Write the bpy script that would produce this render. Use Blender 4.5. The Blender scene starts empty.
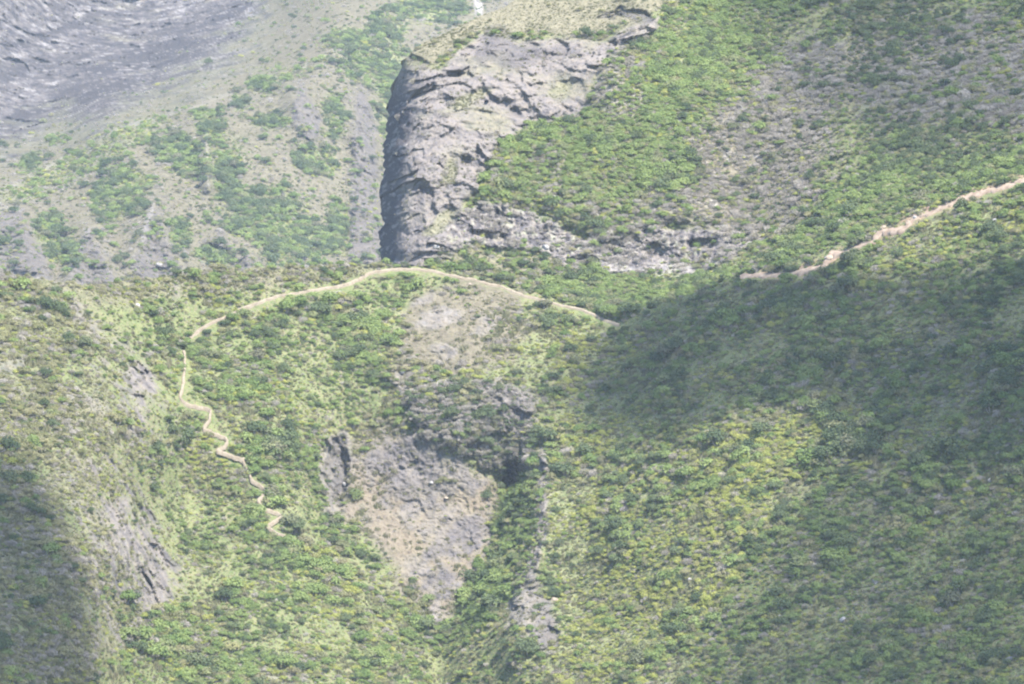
import bpy, math, random
import numpy as np

random.seed(7)
RNG = np.random.default_rng(11)
R = math.radians
scene = bpy.context.scene
COL = scene.collection

# ------------------------------------------------------------------ camera
W, H, LENS = 1024, 684, 180.0
F = LENS / 36.0 * W
PITCH = R(-5.0)
FWD = np.array([0, math.cos(PITCH), math.sin(PITCH)])
UP = np.array([0, -math.sin(PITCH), math.cos(PITCH)])
RIGHT = np.array([1.0, 0, 0])
SUN_EL, SUN_AZ = R(54), math.atan2(0.55, -0.83)      # azimuth measured from +Y towards +X
SUN = np.array([math.sin(SUN_AZ) * math.cos(SUN_EL), math.cos(SUN_AZ) * math.cos(SUN_EL), math.sin(SUN_EL)])


def at(px, py, d):
    """survey direction (px,py) and distance d -> point in the world"""
    px, py, d = np.asarray(px, float), np.asarray(py, float), np.asarray(d, float)
    a = (px - W / 2) / F
    b = -(py - H / 2) / F
    return d[..., None] * (FWD + a[..., None] * RIGHT + b[..., None] * UP)


def tag(o, label=None, cat=None, group=None, kind=None):
    if label: o['label'] = label
    if cat: o['category'] = cat
    if group: o['group'] = group
    if kind: o['kind'] = kind
    return o


# ------------------------------------------------------------------ noise
_perm = np.random.default_rng(3).permutation(1024).astype(np.int32)
_grad = np.random.default_rng(4).normal(size=(1024, 3))
_grad = (_grad / np.linalg.norm(_grad, axis=1)[:, None]).astype(np.float32)


def gnoise(p, seed=0):
    shp = p.shape[:-1]
    p = p.reshape(-1, 3).astype(np.float32) + np.float32(seed * 17.31)
    i = np.floor(p).astype(np.int32)
    f = p - i
    u = f * f * f * (f * (f * 6 - 15) + 10)
    out = np.zeros(len(p), np.float32)
    for dx in (0, 1):
        hx = _perm[(i[:, 0] + dx) & 1023]
        wx = u[:, 0] if dx else 1 - u[:, 0]
        for dy in (0, 1):
            hy = _perm[(hx + i[:, 1] + dy) & 1023]
            wy = wx * (u[:, 1] if dy else 1 - u[:, 1])
            for dz in (0, 1):
                h = _perm[(hy + i[:, 2] + dz) & 1023]
                g = _grad[h]
                w = wy * (u[:, 2] if dz else 1 - u[:, 2])
                out += w * (g[:, 0] * (f[:, 0] - dx) + g[:, 1] * (f[:, 1] - dy) + g[:, 2] * (f[:, 2] - dz))
    return (out * 1.6).reshape(shp)


def fbm(p, scale, octv=4, seed=0, gain=0.5, ridged=False):
    s, a, tot = 0, 1.0, 0
    for k in range(octv):
        n = gnoise(p / scale * (2.03 ** k), seed + k * 5)
        if ridged: n = 1 - 2 * np.abs(n)
        s = s + a * n
        tot += a
        a *= gain
    return s / tot


def facets(p, mask, scale, seed=0, tilt=0.5):
    """broken rock: every block of a jittered lattice has its own depth and tilt"""
    out = np.zeros(mask.shape)
    sel = mask > 0.02
    q = (p[sel] / scale).astype(np.float64)
    i0 = np.floor(q).astype(np.int64)
    best = np.full(len(q), 1e9)
    val = np.zeros(len(q))
    for dx in (-1, 0, 1):
        for dy in (-1, 0, 1):
            for dz in (-1, 0, 1):
                i = i0 + np.array([dx, dy, dz])
                h = _perm[(_perm[(_perm[(i[:, 0] + seed * 7) & 1023] + i[:, 1]) & 1023] + i[:, 2]) & 1023]
                c = i + np.stack([h % 31, (h // 31) % 31, (h * 7) % 31], -1) / 31.0
                d = q - c
                dd = (d * d).sum(1)
                g = _grad[(h * 13 + 5) & 1023]
                m = dd < best
                v_ = ((h * 37) & 255) / 127.5 - 1 + tilt * 2 * (g * d).sum(1)
                val = np.where(m, v_, val)
                best = np.where(m, dd, best)
    out[sel] = val
    return out


def sstep(a, b, x):
    t = np.clip((x - a) / (b - a), 0, 1)
    return t * t * (3 - 2 * t)


def sd_poly(X, Y, pts):
    pts = np.array(pts, float)
    d2 = np.full(X.shape, 1e12)
    ins = np.zeros(X.shape, bool)
    n = len(pts)
    for k in range(n):
        x0, y0 = pts[k]
        x1, y1 = pts[(k + 1) % n]
        ex, ey = x1 - x0, y1 - y0
        t = np.clip(((X - x0) * ex + (Y - y0) * ey) / (ex * ex + ey * ey + 1e-9), 0, 1)
        d2 = np.minimum(d2, (X - x0 - t * ex) ** 2 + (Y - y0 - t * ey) ** 2)
        if y0 != y1:
            c = ((y0 > Y) != (y1 > Y)) & (X < (x1 - x0) * (Y - y0) / (y1 - y0) + x0)
            ins ^= c
    d = np.sqrt(d2)
    return np.where(ins, -d, d)


def poly(S, pts, feather=8, warp=10):
    """soft, ragged-edged region of a terrain sheet"""
    sd = sd_poly(S['X'], S['Y'], pts)
    return sstep(feather, -feather, sd + warp * S['wa'] + warp * 0.6 * S['wb'])


def ell(S, cx, cy, rx, ry, ang=0, warp=0.5):
    c, s = math.cos(R(ang)), math.sin(R(ang))
    dx, dy = S['X'] - cx, S['Y'] - cy
    u, v = (dx * c + dy * s) / rx, (-dx * s + dy * c) / ry
    r = np.sqrt(u * u + v * v) + warp * S['wa'] + warp * 0.7 * S['wb']
    return sstep(1.25, 0.6, r)


def ells(S, lst, warp=0.5):
    m = np.zeros(S['X'].shape)
    for e in lst: m = np.maximum(m, ell(S, *e, warp=warp))
    return m


# ------------------------------------------------------------------ thin-plate depth through survey points
def tps(ctrl, X, Y, smooth=0.0):
    c = np.array(ctrl, float)
    xy, d = c[:, :2] / 300.0, c[:, 2]
    n = len(c)

    def phi(r2): return 0.5 * r2 * np.log(r2 + 1e-9)
    K = phi(((xy[:, None] - xy[None]) ** 2).sum(-1)) + smooth * np.eye(n)
    Pm = np.hstack([np.ones((n, 1)), xy])
    A = np.zeros((n + 3, n + 3))
    A[:n, :n], A[:n, n:], A[n:, :n] = K, Pm, Pm.T
    sol = np.linalg.solve(A, np.concatenate([d, np.zeros(3)]))
    q = np.stack([X, Y], -1) / 300.0
    out = sol[n] + q[..., 0] * sol[n + 1] + q[..., 1] * sol[n + 2]
    for k in range(n):
        out += sol[k] * phi((q[..., 0] - xy[k, 0]) ** 2 + (q[..., 1] - xy[k, 1]) ** 2)
    return out


CREST = [(-400, 265), (-200, 268), (-60, 268), (0, 272), (30, 276), (60, 282), (100, 284), (150, 279), (180, 274), (215, 269), (260, 268),
         (330, 265), (380, 264), (430, 267), (480, 278), (520, 289), (570, 303), (605, 316), (625, 318), (660, 306), (700, 290), (735, 277),
         (770, 266), (830, 249), (870, 232), (900, 217), (960, 192), (1024, 174), (1120, 140), (1500, 40)]
cx_, cy_ = np.array(CREST, float).T
crest = lambda x: np.interp(x, cx_, cy_)

CTRL_C = [(-300, 270, 1385), (-100, 270, 1420), (0, 272, 1440), (100, 284, 1452), (215, 268, 1478), (330, 265, 1492), (400, 266, 1500),
          (480, 279, 1497), (560, 302, 1490), (620, 320, 1477),
          (450, 330, 1473), (450, 375, 1457), (395, 340, 1470), (520, 345, 1468), (470, 388, 1446), (420, 400, 1446), (530, 410, 1440),
          (470, 440, 1436), (470, 485, 1432), (420, 470, 1437), (400, 540, 1421), (430, 550, 1418), (480, 540, 1422), (430, 620, 1398), (430, 680, 1374),
          (340, 470, 1436), (325, 520, 1421), (350, 420, 1447), (380, 380, 1456),
          (250, 400, 1428), (180, 345, 1452), (250, 320, 1466), (300, 450, 1424), (290, 520, 1402), (250, 570, 1380), (350, 600, 1392), (250, 684, 1338), (360, 684, 1354),
          (0, 350, 1385), (100, 350, 1404), (150, 395, 1403), (190, 410, 1415), (0, 450, 1340), (100, 450, 1360), (140, 500, 1374), (185, 500, 1400),
          (0, 550, 1300), (100, 560, 1322), (130, 590, 1342), (175, 580, 1368), (0, 684, 1240), (90, 650, 1295), (150, 684, 1328),
          (700, 292, 1455), (770, 268, 1452), (830, 250, 1440), (900, 215, 1428), (1024, 175, 1412), (1200, 110, 1395),
          (620, 400, 1436), (560, 450, 1428), (548, 550, 1391), (540, 640, 1349), (700, 400, 1400), (800, 400, 1372), (900, 400, 1342), (1024, 400, 1310),
          (800, 320, 1412), (950, 300, 1375), (700, 550, 1338), (850, 550, 1302), (1024, 550, 1262), (700, 684, 1285), (850, 684, 1248), (1024, 684, 1205),
          (505, 560, 1404), (500, 640, 1366), (460, 650, 1380), (540, 500, 1414), (575, 600, 1370), (515, 480, 1436),
          (1250, 550, 1200), (1250, 300, 1320), (-250, 450, 1270), (-250, 684, 1160), (250, 900, 1250), (430, 900, 1290), (700, 900, 1190), (1000, 900, 1110), (0, 900, 1140)]

XL = [(-260, 1240), (-160, 1000), (-120, 820), (-85, 690), (-40, 600), (-15, 550), (2, 512), (12, 490), (22, 468), (32, 447), (42, 426), (50, 413), (58, 405.5), (75, 398),
      (90, 393), (105, 389), (125, 386), (150, 383.5), (200, 382), (262, 380.5), (400, 379)]
xly, xlx = np.array(XL, float).T
xleft = lambda y: np.interp(y, xly, xlx)
CTRL_B = [(385, 262, 1524), (400, 262, 1519), (430, 268, 1508), (400, 160, 1560), (405, 90, 1588), (450, 60, 1600), (430, 110, 1572), (450, 150, 1553), (450, 235, 1524),
          (500, 20, 1625), (500, 60, 1597), (550, 30, 1612), (540, 80, 1590), (550, 150, 1560), (500, 180, 1548), (560, 240, 1532), (490, 245, 1530), (560, 268, 1514), (560, 296, 1496),
          (600, 60, 1592), (620, 20, 1612), (615, 90, 1574), (650, 0, 1622), (700, -80, 1680),
          (625, 240, 1530), (625, 274, 1514), (620, 310, 1484), (700, 235, 1524), (700, 272, 1508), (700, 290, 1478), (640, 290, 1498),
          (700, 100, 1572), (700, 0, 1630), (760, 240, 1510), (760, 262, 1474), (850, 230, 1462), (850, 180, 1500), (850, 100, 1550), (850, 0, 1612),
          (1024, 165, 1440), (1024, 120, 1480), (1024, 60, 1530), (1024, 0, 1578), (1200, 60, 1450), (1200, -100, 1600), (850, -100, 1680), (930, 190, 1460)]
CTRL_A = [(-200, 300, 2450), (0, 290, 2560), (200, 290, 2620), (380, 290, 2720), (0, 215, 2760), (100, 180, 2860), (200, 180, 2840), (380, 180, 2960),
          (110, 131, 3020), (197, 106, 3060), (295, 70, 3120), (340, 45, 3170), (356, 60, 3170), (400, 30, 3300), (0, 192, 2880), (0, 150, 3120), (60, 110, 3300),
          (150, 70, 3420), (230, 50, 3400), (0, 0, 3560), (200, 0, 3700), (270, 10, 3560), (400, -40, 3600), (550, -60, 3700), (0, -150, 3900), (300, -150, 3900), (-200, 0, 3500), (-200, 200, 2800), (450, 20, 3400),
          (600, 100, 3200), (600, 290, 2800), (420, 400, 2500), (0, 400, 2350)]


def grid_sheet(X, Y, D):
    S = dict(X=X, Y=Y, D0=D)
    P = at(X, Y, D)
    S['P0'] = P
    return S


def finish(S, disp):
    """apply relief, then normals"""
    P = at(S['X'], S['Y'], S['D0'] + disp)
    S['P'] = P
    S['D'] = S['D0'] + disp
    gx = np.gradient(P, axis=1)
    gy = np.gradient(P, axis=0)
    n = np.cross(gx, gy)
    n /= np.linalg.norm(n, axis=-1)[..., None] + 1e-9
    s = np.sign((n * -FWD).sum(-1))
    n *= s[..., None]
    S['N'] = n


def blur(a, k):
    for _ in range(k):
        a = (np.roll(a, 1, 0) + np.roll(a, -1, 0) + 2 * a) / 4
        a = (np.roll(a, 1, 1) + np.roll(a, -1, 1) + 2 * a) / 4
    return a


def mesh_from_grid(name, P, attrs, mat):
    r, c = P.shape[:2]
    me = bpy.data.meshes.new(name)
    me.vertices.add(r * c)
    me.vertices.foreach_set('co', P.reshape(-1).astype(np.float32))
    idx = np.arange(r * c, dtype=np.int32).reshape(r, c)
    q = np.stack([idx[:-1, :-1], idx[:-1, 1:], idx[1:, 1:], idx[1:, :-1]], -1).reshape(-1, 4)
    nf = len(q)
    me.loops.add(nf * 4)
    me.loops.foreach_set('vertex_index', q.reshape(-1))
    me.polygons.add(nf)
    me.polygons.foreach_set('loop_start', np.arange(0, nf * 4, 4, dtype=np.int32))
    me.polygons.foreach_set('use_smooth', np.ones(nf, bool))
    me.update(calc_edges=True)
    for k, v in attrs.items():
        a = me.attributes.new(k, 'FLOAT', 'POINT')
        a.data.foreach_set('value', v.reshape(-1).astype(np.float32))
    me.materials.append(mat)
    o = bpy.data.objects.new(name, me)
    COL.objects.link(o)
    return o


# ------------------------------------------------------------------ node helpers / materials
class NT:
    def __init__(s, name):
        s.m = bpy.data.materials.new(name)
        s.m.use_nodes = True
        s.t = s.m.node_tree
        s.t.nodes.clear()
        s.out = s.n('ShaderNodeOutputMaterial')

    def n(s, typ, **kw):
        nd = s.t.nodes.new(typ)
        for k, v in kw.items(): setattr(nd, k, v)
        return nd

    def l(s, a, b): s.t.links.new(a, b)

    def val(s, sock, v):
        if hasattr(v, 'is_output') or isinstance(v, bpy.types.NodeSocket): s.l(v, sock)
        else: sock.default_value = v

    def mix(s, f, a, b, blend='MIX'):
        nd = s.n('ShaderNodeMix', data_type='RGBA', blend_type=blend)
        s.val(nd.inputs[0], f)
        s.val(nd.inputs[6], a if not isinstance(a, tuple) else (*a, 1))
        s.val(nd.inputs[7], b if not isinstance(b, tuple) else (*b, 1))
        return nd.outputs[2]

    def math(s, op, a, b=0.0, clamp=False):
        nd = s.n('ShaderNodeMath', operation=op, use_clamp=clamp)
        s.val(nd.inputs[0], a)
        s.val(nd.inputs[1], b)
        return nd.outputs[0]

    def ramp(s, f, lo, hi):
        nd = s.n('ShaderNodeMapRange', interpolation_type='SMOOTHSTEP')
        s.val(nd.inputs[0], f)
        nd.inputs[1].default_value, nd.inputs[2].default_value = lo, hi
        return nd.outputs[0]

    def noise(s, vec, scale, detail=4, rough=0.6, dist=0.0):
        nd = s.n('ShaderNodeTexNoise')
        s.l(vec, nd.inputs['Vector'])
        nd.inputs['Scale'].default_value = scale
        nd.inputs['Detail'].default_value = detail
        nd.inputs['Roughness'].default_value = rough
        nd.inputs['Distortion'].default_value = dist
        return nd.outputs[0]

    def attr(s, name, typ='GEOMETRY'):
        nd = s.n('ShaderNodeAttribute', attribute_type=typ, attribute_name=name)
        return nd.outputs['Fac']

    def coords(s, scale=None, rot=(0, 0, 0)):
        tc = s.n('ShaderNodeTexCoord')
        if scale is None: return tc.outputs['Object']
        mp = s.n('ShaderNodeMapping')
        s.l(tc.outputs['Object'], mp.inputs[0])
        mp.inputs['Scale'].default_value = scale
        mp.inputs['Rotation'].default_value = rot
        return mp.outputs[0]

    def diffuse(s, col, bump=None, bdist=0.3, bstr=0.8, rough=0.5):
        d = s.n('ShaderNodeBsdfDiffuse')
        s.val(d.inputs['Color'], col if not isinstance(col, tuple) else (*col, 1))
        d.inputs['Roughness'].default_value = rough
        if bump is not None:
            b = s.n('ShaderNodeBump')
            b.inputs['Strength'].default_value = bstr
            b.inputs['Distance'].default_value = bdist
            s.l(bump, b.inputs['Height'])
            s.l(b.outputs[0], d.inputs['Normal'])
        s.l(d.outputs[0], s.out.inputs['Surface'])
        return d


def terrain_mat(name, k=1.0, dr=1.0, dk=1.0, rockA=(0.104, 0.096, 0.097), rockB=(0.046, 0.044, 0.049), rockC=(0.138, 0.121, 0.106)):
    t = NT(name)
    co = t.coords()
    n1 = t.noise(co, 0.05 / k, 6, 0.65)
    n2 = t.noise(co, 0.45 / k, 5, 0.65)
    n3 = t.noise(co, 1.6 / k, 4, 0.7)
    n4 = t.noise(t.coords((0.25 / k, 0.25 / k, 0.04 / k), (0, R(18), 0)), 1.0, 5, 0.7, 0.6)
    green = t.mix(t.ramp(n2, 0.35, 0.68), (0.066, 0.086, 0.038), (0.112, 0.122, 0.056))
    soil = t.mix(t.ramp(n3, 0.3, 0.7), (0.105, 0.088, 0.060), (0.175, 0.152, 0.105))
    ground = t.mix(t.ramp(t.math('ADD', n3, t.math('MULTIPLY', n1, 0.3)), 0.48, 0.68), soil, green)
    grass = t.mix(t.ramp(n2, 0.35, 0.65), (0.090, 0.104, 0.050), (0.138, 0.140, 0.078))
    dry = t.mix(t.ramp(n2, 0.32, 0.68), tuple(dr * q for q in (0.085, 0.073, 0.060)), tuple(dr * q for q in (0.138, 0.121, 0.093)))
    dry = t.mix(t.ramp(n3, 0.55, 0.75), dry, (0.11, 0.12, 0.06))
    rock = t.mix(t.ramp(n2, 0.3, 0.7), rockA, rockC)
    rock = t.mix(t.math('MULTIPLY', t.ramp(n4, 0.5, 0.68), 0.75), rock, rockB)
    rock = t.mix(t.math('MULTIPLY', t.ramp(n3, 0.58, 0.78), 0.6), rock, rockB)
    rock = t.mix(t.math('MULTIPLY', t.ramp(n1, 0.55, 0.7), 0.35), rock, (0.15, 0.14, 0.09))
    dark = t.mix(t.ramp(n3, 0.4, 0.7), tuple(dk * q for q in (0.038, 0.036, 0.042)), tuple(dk * q for q in (0.085, 0.08, 0.082)))
    pale = t.mix(t.ramp(n3, 0.35, 0.7), (0.18, 0.17, 0.165), (0.33, 0.315, 0.30))
    redc = t.mix(t.ramp(n3, 0.35, 0.7), (0.16, 0.10, 0.075), (0.27, 0.19, 0.145))
    c = t.mix(t.attr('m_grass'), ground, grass)
    c = t.mix(t.attr('m_dry'), c, dry)
    c = t.mix(t.attr('m_red'), c, redc)
    c = t.mix(t.attr('m_rock'), c, rock)
    c = t.mix(t.attr('m_dark'), c, dark)
    c = t.mix(t.attr('m_pale'), c, pale)
    h = t.math('ADD', t.math('MULTIPLY', n2, 1.0), t.math('MULTIPLY', n3, 0.6))
    t.diffuse(c, h, 0.9 * k, 0.9)
    return t.m


def leaf_mat(name, ca, cb, cc, trans=0.38):
    """foliage: hue differs from plant to plant and from leaf clump to leaf clump"""
    t = NT(name)
    oi = t.n('ShaderNodeObjectInfo')
    co = t.coords()
    nn = t.noise(co, 1.3, 2, 0.6)
    c = t.mix(oi.outputs['Random'], ca, cb)
    odd = t.ramp(t.math('FRACT', t.math('MULTIPLY', oi.outputs['Random'], 37.0)), 0.80, 1.0)
    c = t.mix(t.math('MULTIPLY', odd, 0.6), c, (0.165, 0.150, 0.105))
    c = t.mix(t.math('MULTIPLY', t.ramp(nn, 0.5, 0.72), 0.7), c, cc)
    d = t.n('ShaderNodeBsdfDiffuse')
    t.l(c, d.inputs[0])
    tr = t.n('ShaderNodeBsdfTranslucent')
    t.l(c, tr.inputs[0])
    mx = t.n('ShaderNodeMixShader')
    mx.inputs[0].default_value = trans
    t.l(d.outputs[0], mx.inputs[1])
    t.l(tr.outputs[0], mx.inputs[2])
    t.l(mx.outputs[0], t.out.inputs[0])
    return t.m


def rock_mat(name, a, b, sc=0.8):
    t = NT(name)
    co = t.coords()
    n = t.noise(co, sc, 6, 0.7)
    n2 = t.noise(co, sc * 5, 4, 0.7)
    c = t.mix(t.ramp(n, 0.35, 0.65), a, b)
    c = t.mix(t.math('MULTIPLY', t.ramp(n2, 0.55, 0.75), 0.5), c, (a[0] * 0.5, a[1] * 0.5, a[2] * 0.5))
    t.diffuse(c, n2, 0.2, 0.9)
    return t.m


def path_mat(name, a, b):
    t = NT(name)
    co = t.coords()
    n = t.noise(co, 0.7, 5, 0.7)
    n2 = t.noise(co, 3.0, 4, 0.7)
    c = t.mix(t.ramp(n, 0.35, 0.65), a, b)
    c = t.mix(t.math('MULTIPLY', t.ramp(n2, 0.52, 0.75), 0.6), c, (a[0] * 0.6, a[1] * 0.6, a[2] * 0.6))
    t.diffuse(c, n2, 0.12, 0.8)
    return t.m


M_MAIN = terrain_mat('hillside_ground', dr=0.82)
M_CLIFF = terrain_mat('cliff_ground')
M_FAR = terrain_mat('far_mountain_ground', 1.9, 0.72, 0.45, rockA=(0.056, 0.053, 0.056), rockB=(0.020, 0.020, 0.026), rockC=(0.088, 0.078, 0.072))

# ------------------------------------------------------------------ sheet C: the ridge, its slopes and the hill on the right
MARG = 240
xs = np.arange(-MARG, W + MARG + 1, 1.25)
nr = 560
v = np.linspace(0, 1, nr)
X = np.repeat(xs[None], nr, 0)
top = crest(xs)[None]
top = top + 1.4 * np.interp(xs, np.arange(-400, 1500, 6), np.random.default_rng(8).normal(size=len(np.arange(-400, 1500, 6))))[None]
Y = top + v[:, None] * (860 - top)
D = tps(CTRL_C, X, Y, 0.0003)
C = grid_sheet(X, Y, D)
P0 = C['P0']
C['wa'] = fbm(P0, 14, 3, 1)
C['wb'] = fbm(P0, 3.5, 2, 2)

rock = np.maximum.reduce([
    0.95 * poly(C, [(128, 352), (146, 356), (156, 392), (152, 424), (138, 420), (130, 385)], 5, 10),
    0.95 * poly(C, [(95, 480), (125, 500), (150, 530), (174, 560), (168, 596), (140, 612), (120, 590), (108, 545)], 8, 14),
    0.7 * poly(C, [(66, 290), (84, 305), (104, 340), (96, 346), (72, 318)], 3, 6),
    0.6 * poly(C, [(84, 395), (112, 408), (108, 418), (86, 408)], 4, 6),
    0.9 * poly(C, [(408, 392), (450, 380), (500, 382), (534, 400), (540, 440), (532, 484), (510, 486), (470, 462), (420, 440), (408, 420)], 5, 12),
    0.95 * poly(C, [(405, 425), (470, 462), (500, 482), (492, 520), (478, 560), (455, 605), (436, 628), (424, 600), (395, 575), (380, 545), (368, 510), (345, 520), (352, 470), (380, 440)], 8, 20),
    0.85 * poly(C, [(325, 440), (350, 424), (352, 470), (344, 518), (328, 512), (322, 470)], 5, 10),
    0.85 * poly(C, [(508, 600), (530, 570), (545, 585), (556, 640), (545, 652), (520, 630), (506, 622)], 5, 10),
    0.75 * ells(C, [(440, 318, 22, 9, -15), (445, 352, 16, 8, 0), (488, 322, 14, 12, 20), (398, 380, 16, 9, 30), (425, 298, 14, 5, -20)], 0.8),
    0.85 * ells(C, [(541, 465, 7, 28, 0), (541, 520, 6, 30, 5), (534, 560, 7, 20, 10), (526, 585, 9, 16, 10)], 0.8),
    0.55 * ells(C, [(178, 290, 6, 14, 0), (14, 285, 6, 22, 10), (12, 365, 14, 10, 0), (150, 540, 16, 10, 30), (280, 680, 18, 10, 0)], 0.9)])
dark = np.maximum.reduce([
    0.65 * poly(C, [(408, 392), (450, 380), (500, 382), (534, 400), (540, 440), (532, 484), (510, 486), (470, 462), (420, 440), (408, 420)], 5, 10) * sstep(-0.35, 0.25, C['wb'] + 0.15),
    0.7 * poly(C, [(497, 455), (530, 440), (530, 485), (505, 490)], 4, 10),  # recess beside the hump: its shade is put into the colour
    0.5 * poly(C, [(330, 440), (345, 432), (346, 500), (334, 495)], 4, 8),  # cleft left of the slabs, shade painted into the rock colour
    0.45 * ells(C, [(400, 490, 28, 14, 10), (475, 525, 20, 10, 0), (420, 455, 26, 10, 20)], 0.9),
    0.5 * ells(C, [(552, 636, 6, 14, -10)], 0.6)])
pale = np.maximum.reduce([
    0.05 * poly(C, [(508, 600), (530, 570), (545, 585), (550, 620), (520, 630), (506, 622)], 5, 10) * sstep(-0.1, 0.3, C['wb']),
    0.4 * ells(C, [(440, 318, 22, 9, -15), (430, 612, 12, 14, 0), (132, 385, 6, 22, 0), (128, 540, 8, 20, -25)], 0.9) * 0.5 * sstep(-0.1, 0.3, C['wb']),
])
dry = np.maximum.reduce([
    0.9 * poly(C, [(420, 284), (470, 280), (520, 296), (530, 330), (510, 365), (440, 378), (400, 412), (385, 380), (400, 330)], 8, 16),
    0.9 * poly(C, [(350, 430), (405, 415), (412, 440), (380, 470), (360, 520), (340, 525)], 6, 12),
    0.8 * poly(C, [(532, 440), (548, 470), (548, 520), (536, 560), (528, 600), (520, 570), (534, 520), (530, 470)], 4, 8),
    0.85 * poly(C, [(380, 440), (505, 480), (496, 530), (470, 590), (432, 634), (400, 585), (370, 540), (350, 520)], 8, 12),
    0.55 * poly(C, [(0, 290), (100, 330), (130, 420), (120, 500), (150, 640), (60, 690), (-60, 690), (-60, 290)], 20, 40) * sstep(-0.3, 0.2, C['wa']),
    0.5 * poly(C, [(-100, 262), (380, 262), (380, 276), (200, 296), (100, 310), (-100, 300)], 6, 10),
    0.4 * ells(C, [(735, 325, 40, 12, -15), (930, 340, 60, 20, -25), (850, 500, 60, 18, 30), (880, 600, 50, 14, 10)], 0.9)])
grass = np.maximum.reduce([
    0.85 * poly(C, [(560, 425), (700, 425), (820, 420), (830, 440), (760, 520), (660, 690), (540, 690), (548, 560), (545, 470)], 25, 30),
    0.7 * poly(C, [(545, 330), (625, 325), (600, 350), (540, 380), (520, 370), (530, 345)], 8, 10),
    0.7 * ells(C, [(455, 498, 14, 6, -25), (430, 610, 30, 10, 60), (490, 600, 16, 50, 10), (390, 330, 14, 40, 10), (395, 405, 12, 20, 30)], 0.6),
    0.6 * poly(C, [(260, 470), (290, 495), (320, 545), (360, 600), (330, 590), (290, 540)], 6, 10),
    0.55 * poly(C, [(930, 210), (1060, 180), (1060, 230), (960, 240), (870, 290), (830, 290)], 12, 16)])
red = np.maximum.reduce([
    0.8 * poly(C, [(740, 270), (800, 262), (830, 252), (870, 232), (940, 196), (1024, 172), (1060, 168), (1060, 184), (1000, 192), (945, 210), (880, 244), (830, 270), (780, 280)], 4, 9) * sstep(-0.25, 0.2, C['wb']),
    0.4 * ells(C, [(720, 326, 28, 9, -20), (760, 375, 40, 8, -15), (690, 350, 20, 8, 0)], 0.9)])
slab = np.maximum(poly(C, [(405, 425), (470, 462), (500, 482), (492, 520), (478, 560), (455, 605), (436, 628), (424, 600), (395, 575), (380, 545), (368, 510), (345, 520), (352, 470), (380, 440)], 8, 20), ells(C, [(440, 330, 60, 50, 0)], 0.3))
Pf = np.stack([P0[..., 0] * 0.83 + P0[..., 2] * 0.55, P0[..., 1] * 0.3, P0[..., 0] * 0.55 - P0[..., 2] * 0.83], -1)
fall = fbm(Pf * np.array([1.0, 1, 0.16]), 1.8, 4, 24, 0.6)
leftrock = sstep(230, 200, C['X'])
rock = rock * (1 - 0.75 * leftrock * sstep(0.0, 0.4, fall + 0.5 * C['wa']))
rock = np.maximum(rock, 0.85 * np.maximum(poly(C, [(70, 430), (112, 448), (150, 500), (182, 570), (174, 612), (120, 655), (84, 600)], 14, 20), 0.8 * poly(C, [(84, 330), (130, 340), (162, 395), (165, 450), (120, 440)], 10, 16)) * sstep(0.02, -0.2, fall))
humpm = poly(C, [(408, 392), (450, 380), (500, 382), (534, 400), (540, 440), (532, 484), (510, 486), (470, 462), (420, 440), (408, 420)], 6, 14)
rock = rock * (1 - 0.65 * humpm * sstep(-0.3, 0.2, C['wb'] + 0.6 * C['wa']))
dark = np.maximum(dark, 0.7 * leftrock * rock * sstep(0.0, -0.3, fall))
rock = rock * (1 - 0.35 * slab * sstep(-0.05, 0.35, C['wa'] + 0.6 * C['wb'] + 0.12))
core = ells(C, [(425, 470, 66, 42, 12), (452, 530, 44, 28, 0), (448, 545, 34, 18, -10), (415, 565, 20, 14, 0), (440, 585, 22, 16, 0), (434, 612, 10, 14, 0)], 0.7)
rock = rock * (1 - 0.75 * slab * (C['Y'] > 415) * (1 - core))
rockless = 1 - np.clip(rock, 0, 1)
dry = np.maximum(dry, 0.8 * humpm)
dark = np.maximum(dark, 0.6 * slab * ells(C, [(425, 470, 62, 40, 12), (448, 545, 34, 18, -10), (440, 585, 22, 16, 0)], 0.7) * sstep(-0.25, 0.2, fbm(P0, 9, 4, 37, 0.6)) * (C['Y'] > 415))
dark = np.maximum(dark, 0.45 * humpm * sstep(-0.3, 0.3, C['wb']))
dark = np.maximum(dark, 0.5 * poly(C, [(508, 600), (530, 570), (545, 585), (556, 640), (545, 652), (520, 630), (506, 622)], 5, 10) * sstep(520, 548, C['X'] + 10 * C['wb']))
red = np.maximum(red, 0.22 * slab * (C['Y'] > 415))
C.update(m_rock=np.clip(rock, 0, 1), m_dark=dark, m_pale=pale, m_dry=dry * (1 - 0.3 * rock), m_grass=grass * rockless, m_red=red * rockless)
rb = blur(C['m_rock'], 3)
# relief: rolling ground, gullies on the slopes, blocky ledges on the rock
Pd = P0 @ np.array([[1, 0, 0.25], [0, 1, 0], [-0.25, 0, 1.0]])
ledge = fbm(Pd * np.array([1, 0.6, 1.7]), 7, 5, 21, 0.55, ridged=True)
str_ = fbm(Pd * np.array([1.6, 0.5, 0.45]), 4, 4, 23, 0.55, ridged=True)
disp = -3.0 * fbm(P0, 34, 3, 31) - 1.1 * fbm(P0, 8, 4, 32) - 0.35 * fbm(P0, 2.2, 3, 33)
Pw = Pd + 1.6 * np.stack([fbm(P0, 6, 3, 101), fbm(P0, 6, 3, 102), fbm(P0, 6, 3, 103)], -1)
blk = facets(Pw, rb, 11, 4, 0.8) * 2.0 + facets(Pw, rb, 4.2, 5, 0.8) * 1.0 + facets(Pw, rb, 1.9, 6, 0.7) * 0.45
disp += rb * blk * (1 - 0.3 * leftrock) * (1 - 0.7 * slab)
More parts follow.
